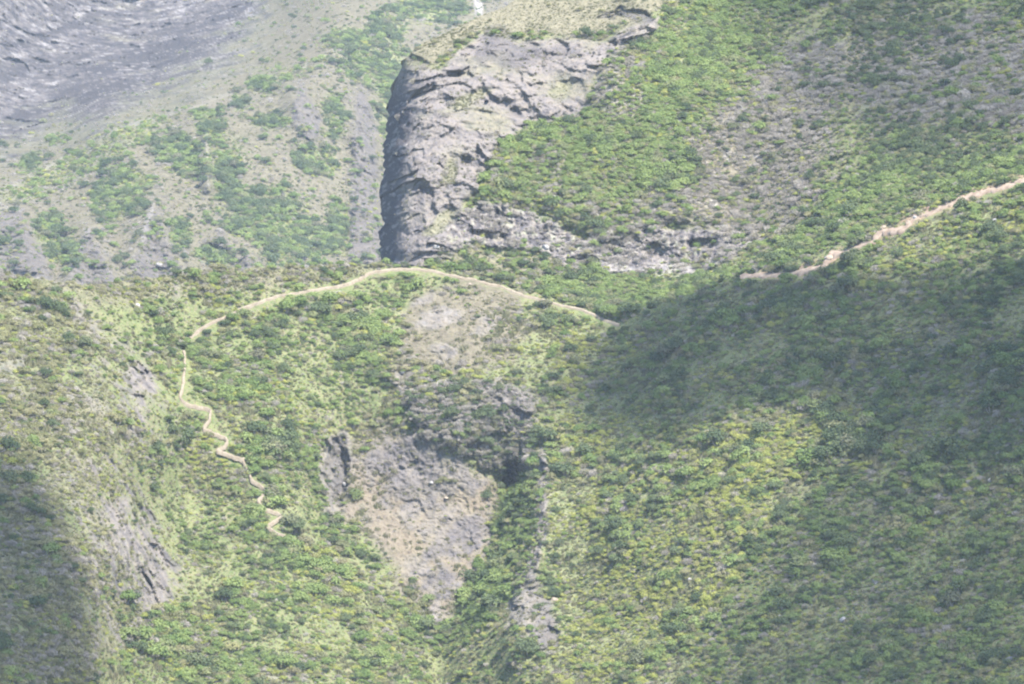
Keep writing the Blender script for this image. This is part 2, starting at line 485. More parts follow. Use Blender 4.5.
disp += -rb * (1 - 0.6 * slab) * (1 - leftrock) * (1.2 * ledge + 0.8 * str_) - 2.6 * rb * leftrock * fall - 0.9 * slab * fbm(P0, 1.6, 3, 36, ridged=True)
disp += -1.6 * blur(poly(C, [(408, 392), (450, 380), (500, 382), (534, 400), (540, 440), (532, 484), (510, 486), (470, 462), (420, 440), (408, 420)], 5, 12), 2) * fbm(P0, 2.6, 3, 35, ridged=True)
disp += 7 * ells(C, [(512, 474, 12, 16, 15)], 0.4) + 5 * ells(C, [(338, 470, 10, 34, 0)], 0.4) + 4 * ells(C, [(553, 640, 6, 12, 0)], 0.4)
disp += -1.5 * poly(C, [(408, 396), (450, 384), (500, 386), (534, 404), (538, 440), (528, 462), (500, 470), (470, 458), (420, 436), (408, 420)], 7, 10)
spur = np.abs(C['X'] - np.interp(C['Y'], [430, 480, 540, 600, 650], [540, 545, 540, 525, 515]) - 6 * C['wa']) / 18.0
disp += -8.0 * np.exp(-spur ** 2) * sstep(420, 470, C['Y']) * sstep(700, 640, C['Y'])
disp += 6.0 * np.exp(-((C['X'] - np.interp(C['Y'], [460, 560, 650], [512, 492, 440]) - 5 * C['wa']) / 14) ** 2) * sstep(450, 490, C['Y'])
# crest stays where it is
disp *= 0.3 + 0.7 * sstep(0, 25, C['Y'] - crest(C['X']))
finish(C, disp)
C['stand'] = 0.62 + 0.75 * sstep(-0.35, 0.4, fbm(C['P'], 20, 3, 110))


def roll_back(P, axis_dir, n=16, step=1.6):
    rows = []
    for k in range(n, 0, -1):
        s = step * k * (1 + 0.18 * k)
        drop = 0.75 * s * (1 - math.exp(-s / 5))
        rows.append(P[0] + np.array([0, s, -drop]) + axis_dir * s)
    return np.array(rows)


def ext(a, n): return np.concatenate([np.repeat(a[:1], n, 0), a], 0)


KEYS = ('m_rock', 'm_dark', 'm_pale', 'm_dry', 'm_grass', 'm_red')
back = roll_back(C['P'], np.zeros(3))
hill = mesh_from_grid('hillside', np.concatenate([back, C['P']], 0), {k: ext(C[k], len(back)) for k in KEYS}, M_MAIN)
tag(hill, 'scrub covered ridge with gully slabs in the middle and a broad hillside on the right', 'hillside', kind='structure')

# ------------------------------------------------------------------ sheet B: the grey cliff headland and the slope beside it
ys = np.arange(-150, 372, 1.0)
nc = 760
u = np.concatenate([np.linspace(0, 0.05, 60, endpoint=False), np.linspace(0.05, 1, nc - 60)])
xl = xleft(ys)[:, None]
xl = xl + (1.7 * np.interp(ys, np.arange(-200, 400, 9), np.random.default_rng(9).normal(size=67)) + 0.9 * np.interp(ys, np.arange(-200, 400, 3), np.random.default_rng(10).normal(size=200)))[:, None]
Y = np.repeat(ys[:, None], nc, 1)
X = xl + u[None] * (1030 + MARG - xl)
D = tps(CTRL_B, X, Y, 0.0003)
below = np.maximum(0, Y - crest(X))
D = D + 0.55 * below + np.where(below > 0, 2, 0)
B = grid_sheet(X, Y, D)
P0 = B['P0']
B['wa'] = fbm(P0, 14, 3, 41)
B['wb'] = fbm(P0, 3.5, 2, 42)
CLIFF = [(370, 285), (370, 140), (385, 90), (398, 62), (420, 66), (440, 70), (455, 52), (480, 34), (520, 42), (560, 38), (600, 42), (640, 22), (660, 16), (655, 30), (612, 56), (592, 86), (588, 112), (560, 118), (530, 124), (505, 140),
         (488, 160), (480, 188), (462, 206), (452, 232), (440, 250), (425, 268)]
BAND = [(440, 250), (456, 214), (478, 200), (520, 206), (556, 222), (580, 240), (604, 240), (640, 228), (690, 226), (730, 234), (768, 236), (765, 246), (735, 258), (710, 268), (690, 276), (660, 270), (636, 274), (612, 270), (585, 262), (565, 266),
        (540, 252), (500, 250), (470, 244)]
cliff = poly(B, CLIFF, 4, 7)
band = poly(B, BAND, 4, 8)
scree = np.maximum.reduce([0.8 * poly(B, [(590, 60), (640, 36), (650, 80), (640, 110), (590, 112)], 8, 16), 0.7 * ells(B, [(500, 165, 14, 8, 0), (545, 160, 20, 14, 0), (560, 195, 26, 10, -10), (620, 212, 30, 10, 0)], 0.8)])
greyscrub = np.maximum.reduce([poly(B, [(690, 130), (740, 90), (800, 40), (850, 60), (835, 120), (820, 170), (790, 215), (740, 232), (690, 222), (670, 190)], 14, 26),
                               0.9 * poly(B, [(800, 60), (900, 20), (1060, 30), (1060, 140), (960, 130), (880, 110), (830, 110)], 18, 30), 0.8 * scree, 0.75 * poly(B, [(590, 222), (640, 190), (700, 150), (800, 190), (790, 225), (730, 238), (640, 232)], 12, 24)])
gtop = poly(B, [(400, 64), (425, 40), (470, 18), (540, -40), (760, -80), (700, -6), (650, 16), (600, 36), (560, 34), (520, 38), (482, 30), (452, 52), (438, 68), (420, 64)], 4, 8)
gpatch = ells(B, [(450, 172, 7, 14, 10), (446, 218, 14, 7, -35), (434, 230, 12, 5, -20), (560, 90, 14, 8, -30), (470, 98, 20, 6, -20)], 0.6)
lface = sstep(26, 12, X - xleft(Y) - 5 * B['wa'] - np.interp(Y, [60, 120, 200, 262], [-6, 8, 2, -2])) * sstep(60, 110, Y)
cols = fbm(P0 * np.array([1.5, 0.8, 0.5]), 3.0, 3, 67, 0.6)
rock = np.clip(np.maximum.reduce([cliff * (1 - 0.85 * gtop), band * sstep(-0.5, -0.05, cols + 0.3 * B['wa']), lface, 0.45 * scree]), 0, 1)
dark = np.maximum.reduce([
    0.55 * poly(B, [(478, 44), (492, 26), (506, 26), (516, 44), (540, 48), (570, 44), (580, 54), (540, 62), (510, 70), (490, 62), (470, 64)], 5, 10),
    0.45 * ells(B, [(400, 100, 12, 18, 20), (416, 88, 16, 8, -30), (418, 62, 14, 4, 20), (455, 72, 12, 6, -10), (466, 158, 8, 8, 0), (515, 110, 10, 8, 40), (420, 215, 6, 26, 0), (440, 255, 14, 7, 0)], 0.7),  # mostly hollows in the cliff, their shade darkened into the colour
    0.95 * lface,  # shadow on the cliff's left face, painted as darker rock
    0.75 * poly(B, [(597, 18), (610, 13), (630, 10), (648, 12), (652, 19), (640, 18), (622, 17), (604, 21)], 2, 9),  # shade under the summit overhang, put into the colour
    0.95 * band * sstep(-0.05, 0.22, cols)])  # painted shadows in the gaps between the band's pillars
pale = np.maximum.reduce([0.45 * lface * sstep(0.12, 0.4, fbm(P0 * np.array([1, 1, 0.15]), 1.6, 3, 44)), 0.4 * band * sstep(-0.02, -0.35, cols), 0.5 * scree * sstep(0.1, 0.4, B['wb']),  # band term: jutting pillars coloured lighter as if lit
                          0.3 * poly(B, [(585, 258), (640, 268), (660, 262), (700, 268), (690, 278), (600, 276)], 4, 6),  # sunlit foot of the rock band, its brightness put into the colour
                          0.5 * greyscrub * sstep(0.25, 0.5, B['wb'])])
dry = np.maximum.reduce([0.9 * greyscrub, 0.75 * gtop, 0.7 * poly(B, [(430, 250), (560, 252), (600, 280), (560, 290), (480, 276), (425, 270)], 5, 9), 0.5 * cliff])
grass = np.maximum.reduce([0.6 * gtop, gpatch, 0.7 * poly(B, [(560, 275), (700, 275), (760, 262), (700, 295), (640, 318), (600, 312)], 8, 10),
                           0.5 * poly(B, [(600, 100), (690, 0), (760, 0), (720, 80), (640, 150), (590, 190)], 20, 30)])
red = np.maximum.reduce([0.9 * poly(B, [(375, 263), (440, 261), (440, 272), (375, 272)], 2, 3),
                         0.5 * poly(B, [(760, 262), (830, 244), (880, 226), (940, 190), (1030, 168), (1030, 180), (940, 206), (820, 262)], 4, 9)])
crk = np.clip(1 - np.abs(fbm((P0 @ np.array([[1, 0, 0.45], [0, 1, 0], [-0.45, 0, 1.0]])) * np.array([0.5, 0.5, 1.4]), 12, 4, 63, 0.6)) / 0.07, 0, 1)
light_ = sstep(0.0, 0.4, fbm(P0 * np.array([0.7, 0.5, 1.2]), 14, 4, 66, 0.6))
dark = np.maximum(dark, 0.4 * cliff * crk * sstep(-0.2, 0.2, B['wa']))
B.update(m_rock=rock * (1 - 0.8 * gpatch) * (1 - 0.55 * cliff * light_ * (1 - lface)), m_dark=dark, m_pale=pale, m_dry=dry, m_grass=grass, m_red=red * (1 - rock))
rb = blur(B['m_rock'], 3)
Pd = P0 @ np.array([[1, 0, 0.45], [0, 1, 0], [-0.45, 0, 1.0]])
ledge = fbm(Pd * np.array([0.7, 0.6, 1.8]), 9, 5, 51, 0.55, ridged=True)
str_ = fbm(P0 * np.array([1.6, 0.5, 0.6]), 4, 4, 53, 0.55, ridged=True)
disp = -4.0 * fbm(P0, 40, 3, 55) - 1.2 * fbm(P0, 9, 4, 56) - 0.35 * fbm(P0, 2.2, 3, 57)
big = fbm(Pd * np.array([0.6, 0.5, 1.5]), 26, 3, 59, 0.45, ridged=True)
rough = sstep(-0.25, 0.35, fbm(P0, 18, 3, 60))
Pw = Pd + 2.2 * np.stack([fbm(P0, 7, 3, 101), fbm(P0, 7, 3, 102), fbm(P0, 7, 3, 103)], -1)
stretch = np.array([0.75, 0.8, 1.25])
blk = facets(Pw * stretch, rb, 24, 1, 0.8) * 2.4 + facets(Pw * stretch, rb, 9.5, 2, 0.8) * 2.2 + facets(Pw, rb, 3.6, 3, 0.7) * 0.9
disp += rb * (0.72 * blk * (0.35 + 0.65 * (1 - band)) - 0.9 * fbm(P0, 1.7, 3, 64, 0.6, ridged=True))
disp += -rb * (3.0 * sstep(-0.2, 0.7, big) + 1.3 * rough * ledge + 0.7 * rough * str_) + 3.4 * band * cols - 1.0 * band * fbm(P0, 3.0, 3, 58, ridged=True)
edge = (X - xleft(Y)) * sstep(20, 80, Y)
disp += 80 * np.exp(-np.maximum(X - xleft(Y), 0) / 8.5) * sstep(45, 110, Y)
disp += 3.5 * poly(B, [(597, 19), (612, 13), (630, 10), (648, 12), (652, 20), (640, 19), (622, 18), (604, 22)], 2, 9)
disp += 3 * ells(B, [(455, 74, 10, 4, 0), (466, 160, 6, 6, 0), (515, 112, 7, 5, 40), (424, 92, 12, 4, -30), (418, 60, 12, 3, 20), (440, 262, 14, 4, 0)], 0.4)
disp += 5 * ells(B, [(580, 262, 16, 6, 0), (655, 252, 12, 8, 0), (705, 244, 14, 5, 0), (745, 252, 14, 4, -15), (490, 236, 22, 5, 10)], 0.5)
disp += -5.0 * poly(B, [(455, 216), (480, 202), (520, 208), (560, 224), (600, 236), (690, 224), (768, 232), (850, 150), (850, -80), (660, -80), (600, 70), (590, 110), (500, 145), (482, 190)], 7, 10)
finish(B, disp)
B['stand'] = 0.66 + 0.7 * sstep(-0.35, 0.4, fbm(B['P'], 20, 3, 111))
# the left flank of the headland runs back from its edge
n = 24
flank = []
Pe = B['P'][:, :1]
for k in range(n, 0, -1):
    s = 1.4 * k * (1 + 0.12 * k)
    flank.append(Pe + np.array([0.10 * s, s, -0.15 * s * (1 - math.exp(-s / 6))]))
flank = np.concatenate(flank, 1)
Pb = np.concatenate([flank, B['P']], 1)
extc = lambda a: np.concatenate([np.repeat(a[:, :1], n, 1), a], 1)
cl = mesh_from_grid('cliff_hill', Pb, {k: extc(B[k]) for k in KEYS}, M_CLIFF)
tag(cl, 'grey rock headland with a sheer shadowed left edge and a scrub slope on its right', 'cliff', kind='structure')

# ------------------------------------------------------------------ sheet A: the far mountain
xs = np.arange(-MARG - 80, 640, 1.15)
ys = np.arange(-150, 400, 1.15)
X, Y = np.meshgrid(xs, ys)
D = tps(CTRL_A, X, Y, 0.0003)
A = grid_sheet(X, Y, D)
P0 = A['P0']
A['wa'] = fbm(P0, 30, 3, 61)
A['wb'] = fbm(P0, 8, 2, 62)
FROCK = [(-160, -160), (290, -160), (268, 0), (248, 40), (230, 60), (186, 82), (144, 104), (100, 124), (42, 136), (0, 150), (-160, 190)]
frock = poly(A, FROCK, 26, 40)
GULLY = [(125, 185, 26, 20, 30), (110, 205, 18, 24, 20), (46, 232, 14, 18, 40), (60, 250, 14, 14, 0), (80, 256, 16, 12, 0), (176, 150, 24, 18, 20), (190, 165, 14, 12, 0), (228, 180, 16, 34, -25),
         (270, 220, 44, 34, 20), (300, 240, 44, 24, 0), (315, 160, 22, 16, 0), (336, 225, 10, 26, 0), (214, 255, 20, 12, 0), (180, 235, 14, 12, 0), (368, 60, 24, 26, 40), (350, 38, 26, 10, 0), (385, 30, 20, 16, 0),
         (5, 250, 14, 20, 0), (262, 85, 16, 8, 0), (270, 120, 20, 8, 0), (205, 115, 14, 6, 0), (240, 100, 10, 8, 0), (32, 162, 14, 8, -25), (55, 140, 10, 6, 0), (210, 128, 14, 9, 0), (335, 115, 10, 24, 0), (392, 90, 20, 50, -10), (430, 8, 40, 16, 0)]
TRI = [[(153, 203), (166, 232), (182, 285), (126, 285), (140, 240)], [(88, 228), (104, 256), (118, 288), (62, 288), (76, 252)], [(18, 208), (40, 246), (58, 288), (-40, 288), (-20, 220)], [(222, 228), (240, 262), (228, 250), (198, 244)],
       [(247, 254), (266, 288), (228, 288)], [(360, 76), (376, 130), (382, 262), (350, 262), (352, 150)], [(300, 80), (322, 120), (312, 150), (290, 120)]]
trip = np.maximum.reduce([poly(A, t_, 2.5, 5) for t_ in TRI])
gul = ells(A, GULLY, 0.7) * (1 - 0.9 * trip)
line = np.zeros(X.shape)
for a, b in (((0, 192), (60, 160)), ((60, 160), (110, 131)), ((110, 131), (197, 106)), ((197, 106), (295, 70)), ((295, 70), (345, 44)), ((0, 209), (53, 190)), ((53, 190), (123, 162)), ((153, 203), (140, 250)), ((206, 130), (208, 185)), ((88, 228), (70, 270))):
    ex, ey = b[0] - a[0], b[1] - a[1]
    t = np.clip(((X - a[0]) * ex + (Y - a[1]) * ey) / (ex * ex + ey * ey), 0, 1)
    line = np.maximum(line, sstep(3.0, 0.8, np.hypot(X - a[0] - t * ex, Y - a[1] - t * ey) + 5 * A['wa']))
fgrass = np.maximum.reduce([poly(A, [(0, 196), (60, 160), (112, 131), (150, 115), (170, 122), (130, 150), (90, 172), (50, 188), (0, 208)], 7, 10), 0.6 * poly(A, [(170, 140), (240, 140), (250, 160), (200, 175), (170, 165)], 8, 10),
                            0.5 * poly(A, [(250, 70), (300, 66), (345, 42), (345, 50), (290, 82), (250, 96)], 5, 8), 0.4 * gul])
# triangular spurs: ridge lines running down between the gullies
SP = [((0, 192), (110, 131), 26), ((110, 131), (197, 106), 20), ((197, 106), (340, 45), 26), ((0, 209), (123, 162), 16), ((153, 205), (130, 262), 14), ((153, 205), (185, 275), 14), ((88, 229), (70, 285), 12), ((88, 229), (115, 285), 12),
      ((20, 212), (40, 285), 14), ((340, 45), (360, 140), 16), ((360, 75), (372, 260), 14), ((285, 80), (310, 140), 14), ((250, 262), (245, 300), 12), ((206, 130), (208, 185), 6)]
ridge = np.zeros(X.shape)
for (a, b, w) in SP:
    ex, ey = b[0] - a[0], b[1] - a[1]
    t = np.clip(((X - a[0]) * ex + (Y - a[1]) * ey) / (ex * ex + ey * ey), 0, 1)
    w = w * 1.7
    dd = np.hypot(X - a[0] - t * ex, Y - a[1] - t * ey) + 4 * A['wa']
    ridge = np.maximum(ridge, np.clip(1 - dd / w, 0, 1))
tri = sstep(0.1, 0.8, ridge) * (1 - fgrass) * sstep(0, 20, Y - np.interp(X, [0, 110, 197, 340, 400], [186, 126, 100, 40, 20]))
Pdg = P0 @ np.array([[1, 0, -0.55], [0, 1, 0], [0.55, 0, 1.0]])
fdiag = 0.6 * fbm(Pdg * np.array([0.5, 0.5, 1.3]), 34, 6, 79, 0.7) + 0.6 * fbm(P0, 14, 4, 80, 0.65)
mott = fbm(P0, 9, 4, 83, 0.7)
A.update(m_rock=np.clip(np.maximum.reduce([frock, 0.8 * trip, 0.25 * tri * sstep(-0.3, 0.3, A['wb']), 0.8 * poly(A, [(473, -4), (483, -4), (482, 14), (475, 14)], 2, 2)]), 0, 1),
         m_dark=np.maximum(np.maximum(np.maximum(0.7 * frock * sstep(-0.12, 0.22, fdiag), 0.85 * frock * sstep(-0.02, 0.28, mott)), 0.8 * frock * ells(A, [(150, 56, 76, 13, -14), (60, 30, 44, 8, -20), (215, 20, 44, 6, -25), (100, 92, 54, 8, -16), (30, 112, 34, 6, -20), (20, 70, 30, 6, -25)], 1.0)), 0.6 * ells(A, [(4, 42, 7, 4, 0), (260, 12, 12, 5, 20), (245, 18, 6, 3, 0)], 0.5)),
         m_pale=np.maximum(np.maximum(0.14 * line, 0.35 * frock * sstep(0.1, 0.4, -mott - 0.3 * fdiag)), 0.5 * poly(A, [(473, -4), (483, -4), (482, 14), (475, 14)], 2, 2)),
         m_dry=np.clip(0.85 - 0.7 * gul - 0.4 * fgrass, 0, 1) * (1 - frock), m_grass=np.clip(fgrass, 0, 1) * (1 - frock), m_red=np.zeros(X.shape))
rb = blur(A['m_rock'], 3)
Pd = P0 @ np.array([[1, 0, -0.5], [0, 1, 0], [0.5, 0, 1.0]])
ledge = fbm(Pd * np.array([0.55, 0.4, 1.9]), 34, 6, 71, 0.6, ridged=True)
disp = -14 * fbm(P0, 120, 3, 73) - 4.5 * fbm(P0, 24, 4, 74) - 1.2 * fbm(P0, 6, 3, 75) + rb * (facets(Pd * np.array([0.7, 0.7, 1.2]), rb, 48, 7, 0.8) * 3 + facets(Pd * np.array([0.75, 0.7, 1.15]), rb, 17, 8, 0.8) * 2.2 + facets(Pd, rb, 7, 9, 0.8) * 1.5) - rb * (5 * ledge + 9 * fbm(P0, 30, 5, 78, 0.6) + 4 * sstep(-0.1, 0.6, fbm(Pd * np.array([0.4, 0.4, 1.6]), 90, 3, 77, 0.5, ridged=True))) - 24 * ridge + 6 * gul
finish(A, disp)
far = mesh_from_grid('far_mountain', A['P'], {k: A[k] for k in KEYS}, M_FAR)
tag(far, 'hazy far mountain with a bare grey rock face above green gullies and pale spurs', 'mountain', kind='structure')

# valley floor out to the horizon
gt = NT('valley_ground')
gt.diffuse(gt.mix(gt.ramp(gt.noise(gt.coords(), 0.01, 6), 0.35, 0.65), (0.05, 0.075, 0.03), (0.11, 0.12, 0.06)))
gx, gy = np.meshgrid(np.linspace(-7000, 7000, 60), np.linspace(-5000, 9000, 60))
gp = np.stack([gx, gy, -330 + 12 * fbm(np.stack([gx, gy, gx * 0], -1), 900, 3, 81)], -1)
g = mesh_from_grid('ground', gp, {}, gt.m)
tag(g, 'dark green valley floor far below the slopes', 'ground', kind='structure')

# ------------------------------------------------------------------ lookups
SHEETS = {'C': C, 'B': B, 'A': A}


def find(S, px, py):
    """fractional row and column of a sheet under a survey direction"""
    d = (S['X'] - px) ** 2 + (S['Y'] - py) ** 2
    r, c = np.unravel_index(np.argmin(d), d.shape)
    return r, c


def ground_at(px, py):
    for k in ('C', 'B', 'A'):
        S = SHEETS[k]
        if k == 'C' and py < crest(px) - 0.5: continue
        if k == 'B' and px < xleft(py): continue
        r, c = find(S, px, py)
        return S['P'][r, c], S['N'][r, c], S, r, c


# ------------------------------------------------------------------ footpaths
def footpath(pts, width, mat, label, lift=0.12, ks=5, rough=0.35):
    pts = np.array(pts, float)
    seg = np.concatenate([[0], np.cumsum(np.hypot(*np.diff(pts, axis=0).T))])
    s = np.arange(0, seg[-1], 1.6)
    px, py = np.interp(s, seg, pts[:, 0]), np.interp(s, seg, pts[:, 1])
    k = np.ones(5) / 5
    h_ = ks // 2
    kk = np.ones(ks) / ks
    pxs, pys = np.convolve(np.pad(px, h_, 'edge'), kk, 'valid'), np.convolve(np.pad(py, h_, 'edge'), kk, 'valid')
    q_ = np.stack([pxs, pys, pxs * 0 + ks], -1)
    pxs, pys = pxs + 1.3 * fbm(q_, 14, 3, 120), pys + 1.8 * fbm(q_, 11, 3, 121)
    c = np.array([ground_at(a, b)[0] for a, b in zip(pxs, pys)])
    for j in range(1 if ks < 5 else 2): c[1:-1] = (c[:-2] + 2 * c[1:-1] + c[2:]) / 4
    c = c - FWD * (0.5 if ks > 3 else 1.3) + np.array([0, 0, lift])
    t = np.gradient(c, axis=0)
    t /= np.linalg.norm(t, axis=1)[:, None]
    side = np.cross(t, np.array([0, -0.55, 0.83]))      # the tread is cut into the slope and tips a little outwards
    side /= np.linalg.norm(side, axis=1)[:, None]
    rr = np.random.default_rng(len(pts))
    w = width * (1 + rough * 2.2 * fbm(c, 5.0, 4, 7, 0.7)).clip(0.15, 2)
    cross = []
    for f, dz in ((-0.62, -0.9), (-0.5, 0), (-0.17, 0.05), (0.17, 0.05), (0.5, 0), (0.62, -0.9)):
        jit = rr.normal(size=len(c)) * 0.10 * width * (abs(f) > 0.3)
        cross.append(c + side * (f * w + jit)[:, None] + np.array([0, 0, dz]))
    P = np.stack(cross, 1)
    o = mesh_from_grid('path', P, {}, mat)
    tag(o, label, 'footpath', kind='structure')
    return list(zip(pxs, pys))


PM = path_mat('path_earth', (0.122, 0.102, 0.077), (0.172, 0.148, 0.115))
PR = path_mat('path_red_earth', (0.135, 0.102, 0.080), (0.200, 0.162, 0.130))
T1 = [(189, 338), (197, 331), (215, 321), (250, 305), (275, 297), (300, 292), (325, 288), (345, 285), (358, 279), (372, 272), (390, 269), (412, 268.5), (430, 270), (450, 275), (480, 281), (505, 288), (520, 294), (545, 301), (570, 307), (592, 313), (605, 320), (622, 325)]
T2 = [(184, 350), (185, 360), (185, 372), (183, 385), (180, 397), (186, 403), (195, 406), (211, 409), (210, 419), (203, 427), (214, 433), (227, 438), (226, 446), (217, 451), (230, 455), (243, 459), (248, 470), (253, 480), (267, 489.5), (258, 501), (266, 509),
      (284, 515), (266, 525), (278, 533), (296, 539)]
T3 = [(740, 276), (773, 275), (795, 272), (823, 267), (831, 256), (848, 250), (873, 241), (884, 231), (906, 227), (918, 216), (945, 207), (962, 198), (981, 193), (1006, 186), (1030, 180), (1060, 172)]
tr1 = footpath(T1, 0.68, PM, 'pale earth footpath running along the ridge and over the saddle below the cliff', rough=0.25)
tr2 = footpath(T2, 0.56, PM, 'narrow zigzag footpath going down the green left slope', ks=3, rough=0.25)
tr3 = footpath(T3, 2.2, PR, 'broad reddish earth track along the crest of the right hill', rough=0.5)
TRAILS = np.array(tr1 + tr2 + tr3)
TRW = np.array([2.6] * len(tr1) + [4.4] * len(tr2) + [3.0] * len(tr3))

# ------------------------------------------------------------------ plants
def leaves_mesh(name, centers, dirs, sizes, mat, rng, aspect=0.7):
    """many small bent leaf sprays as one mesh"""
    n = len(centers)
    t = np.cross(dirs, rng.normal(size=(n, 3)))
    t /= np.linalg.norm(t, axis=1)[:, None] + 1e-9
    b = np.cross(dirs, t)
    s = sizes[:, None]
    p = np.stack([centers - t * s * 0.5, centers + b * s * 0.5 * aspect + dirs * s * 0.15, centers + t * s * 0.5, centers - b * s * 0.5 * aspect + dirs * s * 0.15], 1)
    me = bpy.data.meshes.new(name)
    me.from_pydata(p.reshape(-1, 3).tolist(), [], np.arange(n * 4).reshape(n, 4).tolist())
    me.materials.append(mat)
    return me


def add_stems(me, stems, mat):
    """append tapered woody stems to a mesh"""
    import bmesh
    bm = bmesh.new()
    bm.from_mesh(me)
    me.materials.append(mat)
    mi = len(me.materials) - 1
    for p, q, r0, r1 in stems:
        p, q = np.array(p, float), np.array(q, float)
        d = q - p
        d /= np.linalg.norm(d)
        a = np.cross(d, [0.3, 0.9, 0.1]); a /= np.linalg.norm(a)
        b = np.cross(d, a)
        ring = [[bm.verts.new((c + r * (math.cos(k * 2.0944) * a + math.sin(k * 2.0944) * b)).tolist()) for k in range(3)] for c, r in ((p, r0), (q, r1))]
        for k in range(3):
            f = bm.faces.new((ring[0][k], ring[0][(k + 1) % 3], ring[1][(k + 1) % 3], ring[1][k]))
            f.material_index = mi
    bm.to_mesh(me)
    bm.free()


def bush_mesh(name, mat, wood, seed, lobes=5, leaves=170, h=1.0, leaf=0.34, spread=0.62):
    rng = np.random.default_rng(seed)
    cen, dr = [], []
    L = []
    for k in range(lobes):
        a = rng.random() * 6.28
        rad = spread * math.sqrt(rng.random())
        r = 0.34 + 0.26 * rng.random()
        L.append((np.array([rad * math.cos(a), rad * math.sin(a), h * (0.42 + 0.42 * rng.random()) * (1.1 - 0.5 * rad)]), r))
    stems = []
    for c, r in L:
        m = int(leaves / lobes)
        d = rng.normal(size=(m, 3))
        d[:, 2] = np.abs(d[:, 2]) * 0.9 - 0.25
        d /= np.linalg.norm(d, axis=1)[:, None]
        rr = r * (0.65 + 0.45 * rng.random(m))
        cen.append(c + d * rr[:, None] * np.array([1, 1, 0.85]))
        d2 = d + rng.normal(size=(m, 3)) * 0.35 + np.array([0, 0, 0.45])
        dr.append(d2 / np.linalg.norm(d2, axis=1)[:, None])
        stems.append(((0.08 * c[0], 0.08 * c[1], -0.35), tuple(c), 0.06, 0.02))
    cen, dr = np.concatenate(cen), np.concatenate(dr)
    me = leaves_mesh(name, cen, dr, leaf * (0.6 + 0.8 * rng.random(len(cen))), mat, rng)
    add_stems(me, stems, wood)
    return me


def twig_mesh(name, mat, wood, seed, n=380, h=0.85):
    """half-bare scrub: grey upright twigs with few small leaves"""
    rng = np.random.default_rng(seed)
    a = rng.random(n) * 6.28
    rad = 0.8 * np.sqrt(rng.random(n))
    top = np.stack([rad * np.cos(a), rad * np.sin(a), h * (0.25 + 0.75 * rng.random(n)) * (1.1 - 0.6 * rad)], -1)
    d = rng.normal(size=(n, 3)) + np.array([0, 0, 0.3])
    d /= np.linalg.norm(d, axis=1)[:, None]
    me = leaves_mesh(name, top, d, 0.15 * (0.5 + rng.random(n)), mat, rng, 0.5)
    st = []
    for k in range(14):
        j = rng.integers(n)
        st.append(((0.25 * top[j, 0], 0.25 * top[j, 1], -0.3), tuple(top[j] * 1.05), 0.045, 0.015))
    add_stems(me, st, wood)
    return me


def tuft_mesh(name, mat, seed, n=60):
    rng = np.random.default_rng(seed)
    vs, fs = [], []
    for k in range(n):
        a, rad = rng.random() * 6.28, 0.7 * math.sqrt(rng.random())
        x, y = rad * math.cos(a), rad * math.sin(a)
        b = rng.random() * 6.28
        w, hh, le = 0.09, 0.35 + 0.5 * rng.random(), 0.35 * rng.random()
        o = len(vs)
        vs += [(x - w * math.sin(b), y + w * math.cos(b), -0.2), (x + w * math.sin(b), y - w * math.cos(b), -0.2), (x + le * math.cos(b), y + le * math.sin(b), hh)]
        fs.append((o, o + 1, o + 2))
    me = bpy.data.meshes.new(name)
    me.from_pydata(vs, [], fs)
    me.materials.append(mat)
    return me


WOOD = rock_mat('shrub_wood', (0.16, 0.14, 0.12), (0.26, 0.24, 0.21), 3.0)
LM = {
    'green': leaf_mat('green_leaves', (0.092, 0.134, 0.048), (0.165, 0.208, 0.078), (0.205, 0.235, 0.105)),
    'dark': leaf_mat('dark_leaves', (0.050, 0.071, 0.040), (0.090, 0.113, 0.060), (0.118, 0.138, 0.070)),
    'lime': leaf_mat('yellow_green_leaves', (0.190, 0.215, 0.060), (0.265, 0.270, 0.088), (0.155, 0.195, 0.066)),
    'olive': leaf_mat('olive_leaves', (0.130, 0.138, 0.068), (0.215, 0.205, 0.115), (0.160, 0.145, 0.100)),
    'grey': leaf_mat('dry_grey_twigs', (0.150, 0.135, 0.120), (0.250, 0.230, 0.210), (0.13, 0.14, 0.08), 0.1),
    'tuft': leaf_mat('grass_blades', (0.105, 0.112, 0.060), (0.165, 0.155, 0.100), (0.10, 0.11, 0.058)),
}
MESH = {}
for kind, args in {'green': dict(lobes=7, leaves=520, h=0.9, leaf=0.175), 'dark': dict(lobes=8, leaves=560, h=1.05, leaf=0.175), 'lime': dict(lobes=6, leaves=420, h=0.62, leaf=0.16), 'olive': dict(lobes=6, leaves=420, h=0.7, leaf=0.16)}.items():
    MESH[kind] = [bush_mesh(kind + '_bush', LM[kind], WOOD, 100 + 10 * k + len(kind), **args) for k in range(3)]
MESH['grey'] = [twig_mesh('grey_scrub', LM['grey'], WOOD, 200 + k) for k in range(3)]
MESH['tuft'] = [tuft_mesh('grass_tuft', LM['tuft'], 300 + k) for k in range(2)]


def trail_clear(px, py):
    keep = np.ones(len(px), bool)
    for i in range(0, len(px), 4000):
        d = np.hypot(px[i:i + 4000, None] - TRAILS[None, :, 0], (py[i:i + 4000, None] - 2.6 - TRAILS[None, :, 1]) * 0.75)
        keep[i:i + 4000] = (d - TRW[None]).min(1) > 0
    return keep


PTS = {k: [] for k in MESH}          # each: pos(3), scale, rotz, shape index, px, py, depth


